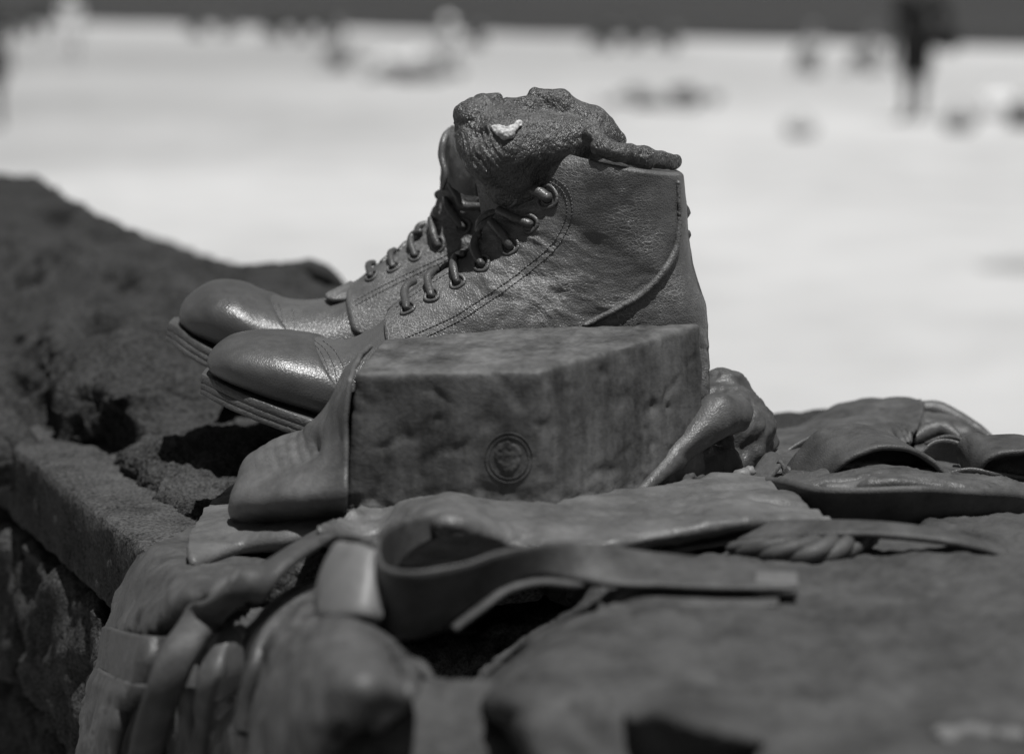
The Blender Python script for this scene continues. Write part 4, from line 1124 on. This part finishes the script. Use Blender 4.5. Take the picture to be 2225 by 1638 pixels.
# ---- coat hanging over the wall's near edge at lower left
coat = thing("coat", V(420, 1500, .33), "heavy dark coat hanging in folds over the wall's near edge at lower left", "coat")
s1 = [[G(462, 1112, -.030), G(560, 1082, -.034), G(680, 1092, -.032)],
      [G(425, 1146, -.028), G(500, 1146, -.031), G(640, 1160, -.030)],
      [G(345, 1188, -.027), G(450, 1212, -.027), G(580, 1222, -.026)],
      [V(296, 1222, .350), V(405, 1265, .338), V(505, 1275, .346)],
      [V(262, 1300, .342), V(345, 1330, .326), V(430, 1345, .338)],
      [V(236, 1372, .340), V(300, 1392, .322), V(372, 1400, .333)],
      [V(222, 1440, .340), V(285, 1465, .321), V(352, 1476, .331)],
      [V(208, 1475, .345), V(280, 1500, .330), V(335, 1500, .336)]]
def s1d(v, a, b_): return folds(v, (0.35, -0.3, -1), 34, 0.0060, 81) * (0.35 + 0.65 * sstep((a - 0.2) / 0.3)) + fbm(v * 22, 3, 6) * 0.0016
obj("sleeve", sheet(s1, 170, 120, 0.003, 0, 0, 1, s1d, (-.4, -.6, .6)), M_CLOTH, coat)
cu = [[V(232, 1364, .334), V(285, 1380, .312), V(340, 1388, .317), V(366, 1384, .330)], [V(224, 1410, .332), V(280, 1430, .309), V(335, 1436, .314), V(358, 1432, .328)], [V(214, 1452, .331), V(275, 1478, .308), V(328, 1486, .313), V(350, 1482, .328)]]
obj("cuff", sheet(cu, 60, 80, 0.0032, 0.0005, 7, 60, lambda v, a, b_: folds(v, (-.1, -.05, -1), 30, 0.0024, 88), (-.5, -.8, .2)), M_CLOTH, coat)
lo_ = [[V(208, 1452, .328), V(270, 1482, .306), V(345, 1494, .312), V(372, 1490, .33)], [V(196, 1510, .326), V(262, 1530, .304), V(300, 1540, .322), V(345, 1540, .336)], [V(182, 1570, .324), V(250, 1580, .300), V(282, 1590, .326), V(330, 1600, .340)], [V(170, 1680, .322), V(240, 1690, .300), V(280, 1700, .326), V(320, 1700, .340)], [V(165, 1800, .322), V(240, 1800, .300), V(280, 1800, .326), V(320, 1800, .340)]]
obj("skirt_panel", sheet(lo_, 130, 100, 0.003, 0.0012, 17, 40, lambda v, a, b_: folds(v, (-.1, -.05, -1), 40, 0.0055, 87) * sstep(a / .15), (-.5, -.8, .2)), M_CLOTH, coat)
lp = [[G(446, 1120, -.022), G(520, 1062, -.022), G(630, 1078, -.018), G(750, 1096, -.010)],
      [G(418, 1166, -.019), G(508, 1112, -.019), G(628, 1118, -.014), G(748, 1120, -.006)],
      [G(411, 1202, -.017), G(512, 1155, -.015), G(632, 1150, -.009), G(742, 1138, -.004)],
      [G(420, 1228, -.020), G(522, 1190, -.018), G(634, 1176, -.012), G(726, 1156, -.008)],
      [G(432, 1236, -.030), G(528, 1200, -.028), G(638, 1184, -.022), G(726, 1166, -.018)]]
obj("lapel", sheet(lp, 90, 140, 0.005, 0.0008, 27, 40, lambda v, a, b_: folds(v, (1, 0.3, 0), 30, 0.0034, 89)), M_FLAP, coat)
rp = [G(800, 1120, -.016), G(745, 1140, -.008), G(690, 1172, -.002), G(610, 1222, .000), V(530, 1278, .350), V(445, 1340, .334), V(392, 1410, .318), V(360, 1490, .310), V(330, 1580, .306), V(305, 1700, .304)]
obj("shoulder_strap", strap(rp, [.012, .014, .018, .022, .022, .02, .017, .015, .014, .014], .005, 110, [(.6, .8, .1), (.6, .8, .1), (.6, .8, .1), (.6, .75, .1), (.75, .5, .2), (.85, .3, .3), (.9, .2, .2), (.95, .2, .1), (.95, .2, 0), (.95, .2, 0)], 0.002), M_STRAP, coat)
s2 = [[V(540, 1352, .385), V(590, 1332, .392), V(650, 1316, .40)], [V(480, 1362, .364), V(540, 1356, .370), V(605, 1352, .388)], [V(436, 1380, .346), V(500, 1380, .346), V(560, 1390, .372)], [V(410, 1450, .337), V(470, 1460, .333), V(535, 1470, .36)], [V(390, 1540, .333), V(440, 1550, .330), V(505, 1560, .356)], [V(370, 1680, .333), V(430, 1690, .33), V(495, 1690, .356)], [V(365, 1800, .333), V(425, 1800, .33), V(495, 1800, .356)]]
def s2d(v, a, b_): return folds(v, (.05, -.1, -1), 30, 0.0085, 91) + fbm(v * 26, 3, 36) * 0.0016
obj("side_panel", sheet(s2, 170, 110, 0.003, 0, 0, 1, s2d, (-.5, -.8, .2)), M_CLOTH, coat)
s3 = [[V(700, 1280, .405), V(745, 1300, .395), V(790, 1330, .388), V(830, 1372, .392)],
      [V(630, 1325, .378), V(690, 1345, .362), V(760, 1365, .358), V(842, 1405, .375)],
      [V(580, 1385, .355), V(660, 1400, .340), V(765, 1430, .334), V(885, 1478, .358)],
      [V(545, 1455, .343), V(640, 1470, .328), V(760, 1490, .316), V(868, 1512, .338)],
      [V(528, 1530, .338), V(625, 1545, .322), V(730, 1560, .318), V(815, 1570, .345)],
      [V(518, 1640, .336), V(610, 1660, .320), V(700, 1660, .326), V(775, 1640, .362)],
      [V(512, 1800, .336), V(600, 1800, .32), V(690, 1800, .326), V(760, 1760, .362)]]
def s3d(v, a, b_):
    c_ = V(790, 1490, .32)
    e = np.linalg.norm(v - c_, axis=1)
    return 0.004 * np.exp(-(e / .02) ** 2) + folds(v, (.35, -.1, -1), 32, 0.0070, 95) * (1.1 - .5 * b_) + fbm(v * 24, 3, 46) * 0.0016 - 0.004 * np.exp(-(np.linalg.norm(v - V(800, 1440, .335), axis=1) / .012) ** 2)
obj("front_panel", sheet(s3, 180, 150, 0.003, 0, 0, 1, s3d, (-.5, -.8, .2)), M_CLOTH, coat)
for pth, r_ in (([V(720, 1276, .400), V(650, 1312, .378), V(590, 1370, .352), V(556, 1440, .338), V(535, 1540, .333), V(522, 1700, .33)], .0042), ([V(700, 1262, .410), V(620, 1300, .385), V(545, 1370, .36), V(515, 1440, .35), V(500, 1520, .345)], .0034), ([V(845, 1395, .372), V(892, 1470, .352), V(870, 1520, .338), V(815, 1580, .345), V(780, 1660, .36)], .0042)):
    obj("hem", tube(pth, [r_ * .6, r_, r_, r_, r_ * .8], 70, 10), M_CLOTH, coat)

# ================================================================== THE BEACH BEHIND
def mat_cache(c, rough=0.8, _c={}):
    k = round(c, 3)
    if k not in _c: _c[k] = plain("beach tone %d" % int(k * 1000), k, rough, 0.2)
    return _c[k]
def person(px, py, pose, h, turn, skin, top, low, hair, label, group, hat=None, h_=0.022, hip_hand=False):
    g = G(px, py, SAND_Z)
    g[2] = SAND_Z
    root = thing("person", g, label, "person", group)
    ca, sa = math.cos(turn), math.sin(turn)
    s = h / 1.75
    def T(p): p = np.asarray(p, float) * s; return g + np.array((p[0] * ca - p[1] * sa, p[0] * sa + p[1] * ca, p[2]))
    J = {}
    if pose == "stand":
        J = dict(pel=(0, 0, .95), chest=(0, .01, 1.28), neck=(0, .0, 1.48), head=(0, .03, 1.64))
        for k, x in (("l", -1), ("r", 1)):
            J[k] = [(x * .09, 0, .92), (x * .11, .03 * x, .49), (x * .12, .05 * x, .08), (x * .13, .05 * x + .15, .03)]
            J[k + "a"] = [(x * .19, 0, 1.42), (x * .25, -.02, 1.13), (x * .26, .08, .86), (x * .26, .10, .77)]
        if hip_hand: J["ra"] = [(.19, 0, 1.42), (.45, -.06, 1.20), (.20, .05, 1.0), (.14, .08, .98)]
    elif pose == "sit":
        J = dict(pel=(0, 0, .13), chest=(0, -.03, .46), neck=(0, -.02, .66), head=(0, .02, .82))
        for k, x in (("l", -1), ("r", 1)):
            J[k] = [(x * .09, 0, .12), (x * .14, .38, .42), (x * .13, .58, .06), (x * .13, .72, .03)]
            J[k + "a"] = [(x * .19, -.02, .60), (x * .24, .14, .40), (x * .12, .34, .40), (x * .08, .40, .40)]
    else:
        J = dict(pel=(0, 0, .13), chest=(0, .34, .16), neck=(0, .54, .17), head=(0, .70, .18))
        for k, x in (("l", -1), ("r", 1)):
            J[k] = [(x * .09, -.02, .11), (x * .12, -.44, .14 + (.16 if x > 0 else 0)), (x * .12, -.84, .06), (x * .14, -.90, .16)]
            J[k + "a"] = [(x * .19, .46, .13), (x * .34, .30, .07), (x * .30, .06, .07), (x * .28, -.02, .06)]
    pr = [(T(J["pel"]), .13 * s, T(J["chest"]), .135 * s), (T(J["chest"]), .135 * s, T(J["neck"]), .06 * s), (T(J["neck"]), .055 * s, T(J["head"]), .06 * s),
          (T(J["head"]), (.082 * s, .095 * s, .115 * s) if pose != "lie" else (.082 * s, .115 * s, .095 * s))]
    hd = np.array(J["head"])
    fwd = np.array((0, .1, 0)) if pose != "lie" else np.array((0, 0, .1))
    pr.append((T(hd + fwd * .8), .012 * s, T(hd + fwd * 1.1 - np.array((0, 0, .02))), .014 * s))
    for x in (-1, 1):
        k = "l" if x < 0 else "r"
        a, b_, c_, d_ = [T(p) for p in J[k]]
        pr += [(a, .085 * s, b_, .055 * s), (b_, .056 * s, c_, .036 * s), (c_, .04 * s, d_, .03 * s)]
        a, b_, c_, d_ = [T(p) for p in J[k + "a"]]
        pr += [(T(J["chest"]), .09 * s, a, .055 * s), (a, .05 * s, b_, .038 * s), (b_, .038 * s, c_, .026 * s), (c_, .03 * s, d_, .028 * s)]
        ax = d_ - c_; ax /= np.linalg.norm(ax)
        sd = np.cross(ax, (0.1, 1, 0.2)); sd /= np.linalg.norm(sd)
        for q_ in range(4): pr.append((d_ + sd * (q_ - 1.5) * .018 * s, .011 * s, d_ + sd * (q_ - 1.5) * .021 * s + ax * (.07 + .012 * (q_ in (1, 2))) * s, .009 * s))
        pr.append((c_ + sd * .02 * s, .012 * s, d_ + sd * .055 * s, .010 * s))
    obj("body", blob(pr, h_ * s, .02 * s), mat_cache(skin), root)
    if top is not None:
        pc = [(T(np.array(J["pel"]) * .85 + np.array(J["chest"]) * .15), .150 * s, T(J["chest"]), .158 * s)]
        for k in ("la", "ra"):
            a, b_ = T(J[k][0]), T(J[k][1])
            pc += [(T(J["chest"]), .115 * s, a, .075 * s), (a, .072 * s, a * .35 + b_ * .65, .062 * s)]
        obj("shirt", blob(pc, h_ * s, .03 * s, .01 * s, 3, 9), mat_cache(top), root)
    if low is not None:
        pc = [(T(J["pel"]), .165 * s, T(np.array(J["pel"]) * .8 + np.array(J["chest"]) * .2), .155 * s)]
        for k in ("l", "r"):
            a, b_ = T(J[k][0]), T(J[k][1])
            pc.append((a, .12 * s, a * .25 + b_ * .75, .11 * s))
        obj("shorts", blob(pc, h_ * s, .02 * s, .008 * s, 4, 9), mat_cache(low), root)
    up = np.array((0, -.02, .035)) if pose != "lie" else np.array((0, .035, -.02))
    obj("hair", ellipsoid(T(hd + up), (.088 * s, .098 * s, .10 * s)), mat_cache(hair), root)
    if hat:
        c_ = T(hd + np.array((0, 0, .07)))
        th = np.linspace(0, 2 * math.pi, 24, endpoint=False)
        pf = [(.0, .10), (.07, .09), (.09, .02), (.21, -.02), (.21, -.03), (.08, .0)]
        v = np.concatenate([np.stack((c_[0] + r_ * s * np.cos(th), c_[1] + r_ * s * np.sin(th), np.full(24, c_[2] + z_ * s)), 1) for r_, z_ in pf])
        obj("hat", (v, quads(6, 24, True, True)), mat_cache(hat), root)
    return root
gp = "people on the beach"
person(1985, 262, "stand", 1.92, 0.3, .085, .012, .012, .015, "tall standing person in black cut off by the top edge, hand on hip", gp, None, .014, True)
g = G(2050, 262, SAND_Z); g[2] = SAND_Z
sb_ = thing("shoulder_bag", g + np.array((0.02, 0, 0.86)), "black bag hanging at the hip of the tall standing person", "bag")
obj("bag_body", blob([(g + np.array((-.10, 0, 1.00)), .10, g + np.array((.08, .02, .98)), .11), (g + np.array((-.08, 0, 1.12)), .08, g + np.array((.06, .02, 1.10)), .08)], .02, .08, .01, 5, 9), mat_cache(.012), sb_)
obj("shoulder_strap", tube([g + np.array((.05, .02, 1.18)), g + np.array((-.12, .02, 1.36)), g + np.array((-.24, .02, 1.50))], .02, 20, 8), mat_cache(.012), sb_)
person(156, 148, "stand", 1.42, 0.3, .72, .8, .8, .6, "small standing person in pale clothes at upper left", gp, .7)
person(96, 94, "stand", 1.15, 1.1, .07, .025, .02, .02, "small dark-clothed person just left of the pale standing one", gp)
person(58, 80, "sit", 1.6, 1.1, .06, .03, .02, .02, "dark seated person nearest the waterline at the far upper left", gp)
person(-24, 282, "stand", 1.72, 0.2, .10, .03, .02, .02, "dark standing person half out of the frame at the left edge", gp)
person(432, 79, "sit", 1.7, 0.5, .13, 0.101, 0.101, .05, "left one of two dark figures sitting by the water, upper left of the boots", gp)
person(486, 77, "sit", 1.6, -0.6, .13, 0.127, 0.127, .05, "right one of two dark figures sitting by the water, upper left of the boots", gp)
person(606, 88, "sit", 1.75, 0.8, .13, 0.062, 0.062, .05, "left one of three dark figures sitting close together by the water", gp)
person(655, 90, "sit", 1.8, 0.1, .13, 0.062, 0.062, .05, "middle one of three dark figures sitting close together by the water", gp)
person(704, 86, "sit", 1.7, -0.7, .13, 0.075, 0.075, .05, "right one of three dark figures sitting close together by the water", gp)
person(742, 152, "sit", 1.75, 2.6, .28, .38, .28, .16, "grey seated person left of the pale sunbathers", gp)
person(975, 134, "sit", 1.7, 2.9, .45, .78, .6, .5, "seated person in a white hat and top among the pale sunbathers", gp, .8)
person(1040, 104, "sit", 1.5, 0.4, .13, 0.114, 0.114, .05, "dark seated person right behind the white-hatted sunbather", gp)
person(870, 150, "lie", 1.7, 1.4, .5, .7, .7, .5, "sunbather in white lying left of the white-hatted one", gp)
person(905, 178, "lie", 1.75, -1.5, .22, .14, .10, .06, "dark sunbather lying in front of the pale ones", gp)
person(1322, 108, "sit", 1.7, 0.9, .13, 0.088, 0.088, .05, "dark left figure of a pair sitting by the water right of the boots", gp)
person(1372, 107, "sit", 1.6, -0.4, .13, 0.088, 0.088, .05, "dark right figure of a pair sitting by the water right of the boots", gp)
person(1462, 110, "sit", 1.5, 0.9, .14, .12, .1, .1, "greyish figure sitting alone by the water right of the dark pair", gp)
person(1440, 236, "lie", 1.78, -1.5, .38, .10, .36, .2, "sunbather in dark clothes lying on open sand right of the boots' sock", gp)
person(1765, 162, "sit", 1.7, 0.3, .35, .42, .30, .2, "grey seated person in a pale top left of the tall standing one", gp)
person(1893, 160, "sit", 1.6, 0.8, .3, .34, .28, .18, "grey seated person just left of the tall standing one", gp)
def beach_bag(px, py, w, d_, h, c, label, handle=True):
    g = G(px, py, SAND_Z); g[2] = SAND_Z
    root = thing("beach_bag", g, label, "bag", "bags on the sand")
    pr = [(g + np.array((x * w * .32, y * d_ * .3, z * h)), min(w, d_) * .24, g + np.array((-x * w * .32, y * d_ * .3, z * h)), min(w, d_) * .26) for x in (1,) for y in (-1, 1) for z in (.25, .62)]
    obj("bag_body", blob(pr, .018, .10, .012, int(px), 8), mat_cache(c), root)
    if handle:
        obj("handle", tube([g + np.array((-w * .22, 0, h * .75)), g + np.array((-w * .14, 0, h * 1.15)), g + np.array((w * .14, 0, h * 1.15)), g + np.array((w * .22, 0, h * .75))], .014, 24, 8), mat_cache(c), root)
beach_bag(1740, 296, .34, .25, .22, .42, "small grey bag alone on the sand left of the standing person's feet")
beach_bag(2085, 284, .36, .28, .26, .26, "dark grey bag on the sand just right of the standing person's feet")
beach_bag(2166, 252, .40, .32, .34, .8, "white bag on the sand near the right edge")
beach_bag(2222, 272, .34, .3, .30, .12, "dark bag cut off by the right edge")
g = G(1942, 160, SAND_Z); g[2] = SAND_Z
beach_bag(1940, 168, .30, .26, .55, .65, "tall pale bag on the sand behind the standing person's legs")
g = G(2195, 585, SAND_Z); g[2] = SAND_Z
tw = [[g + np.array((x, y, .012 + .05 * math.exp(-((x - .05) / .12) ** 2 - (y / .10) ** 2))) for x in np.linspace(-.20, .30, 7)] for y in np.linspace(-.2, .22, 6)]
smooth_obj("towel", sheet(tw, 40, 50, .012, .02, 5, 9), mat_cache(.25), "grey crumpled towel lying on the sand at the right edge", "towel")
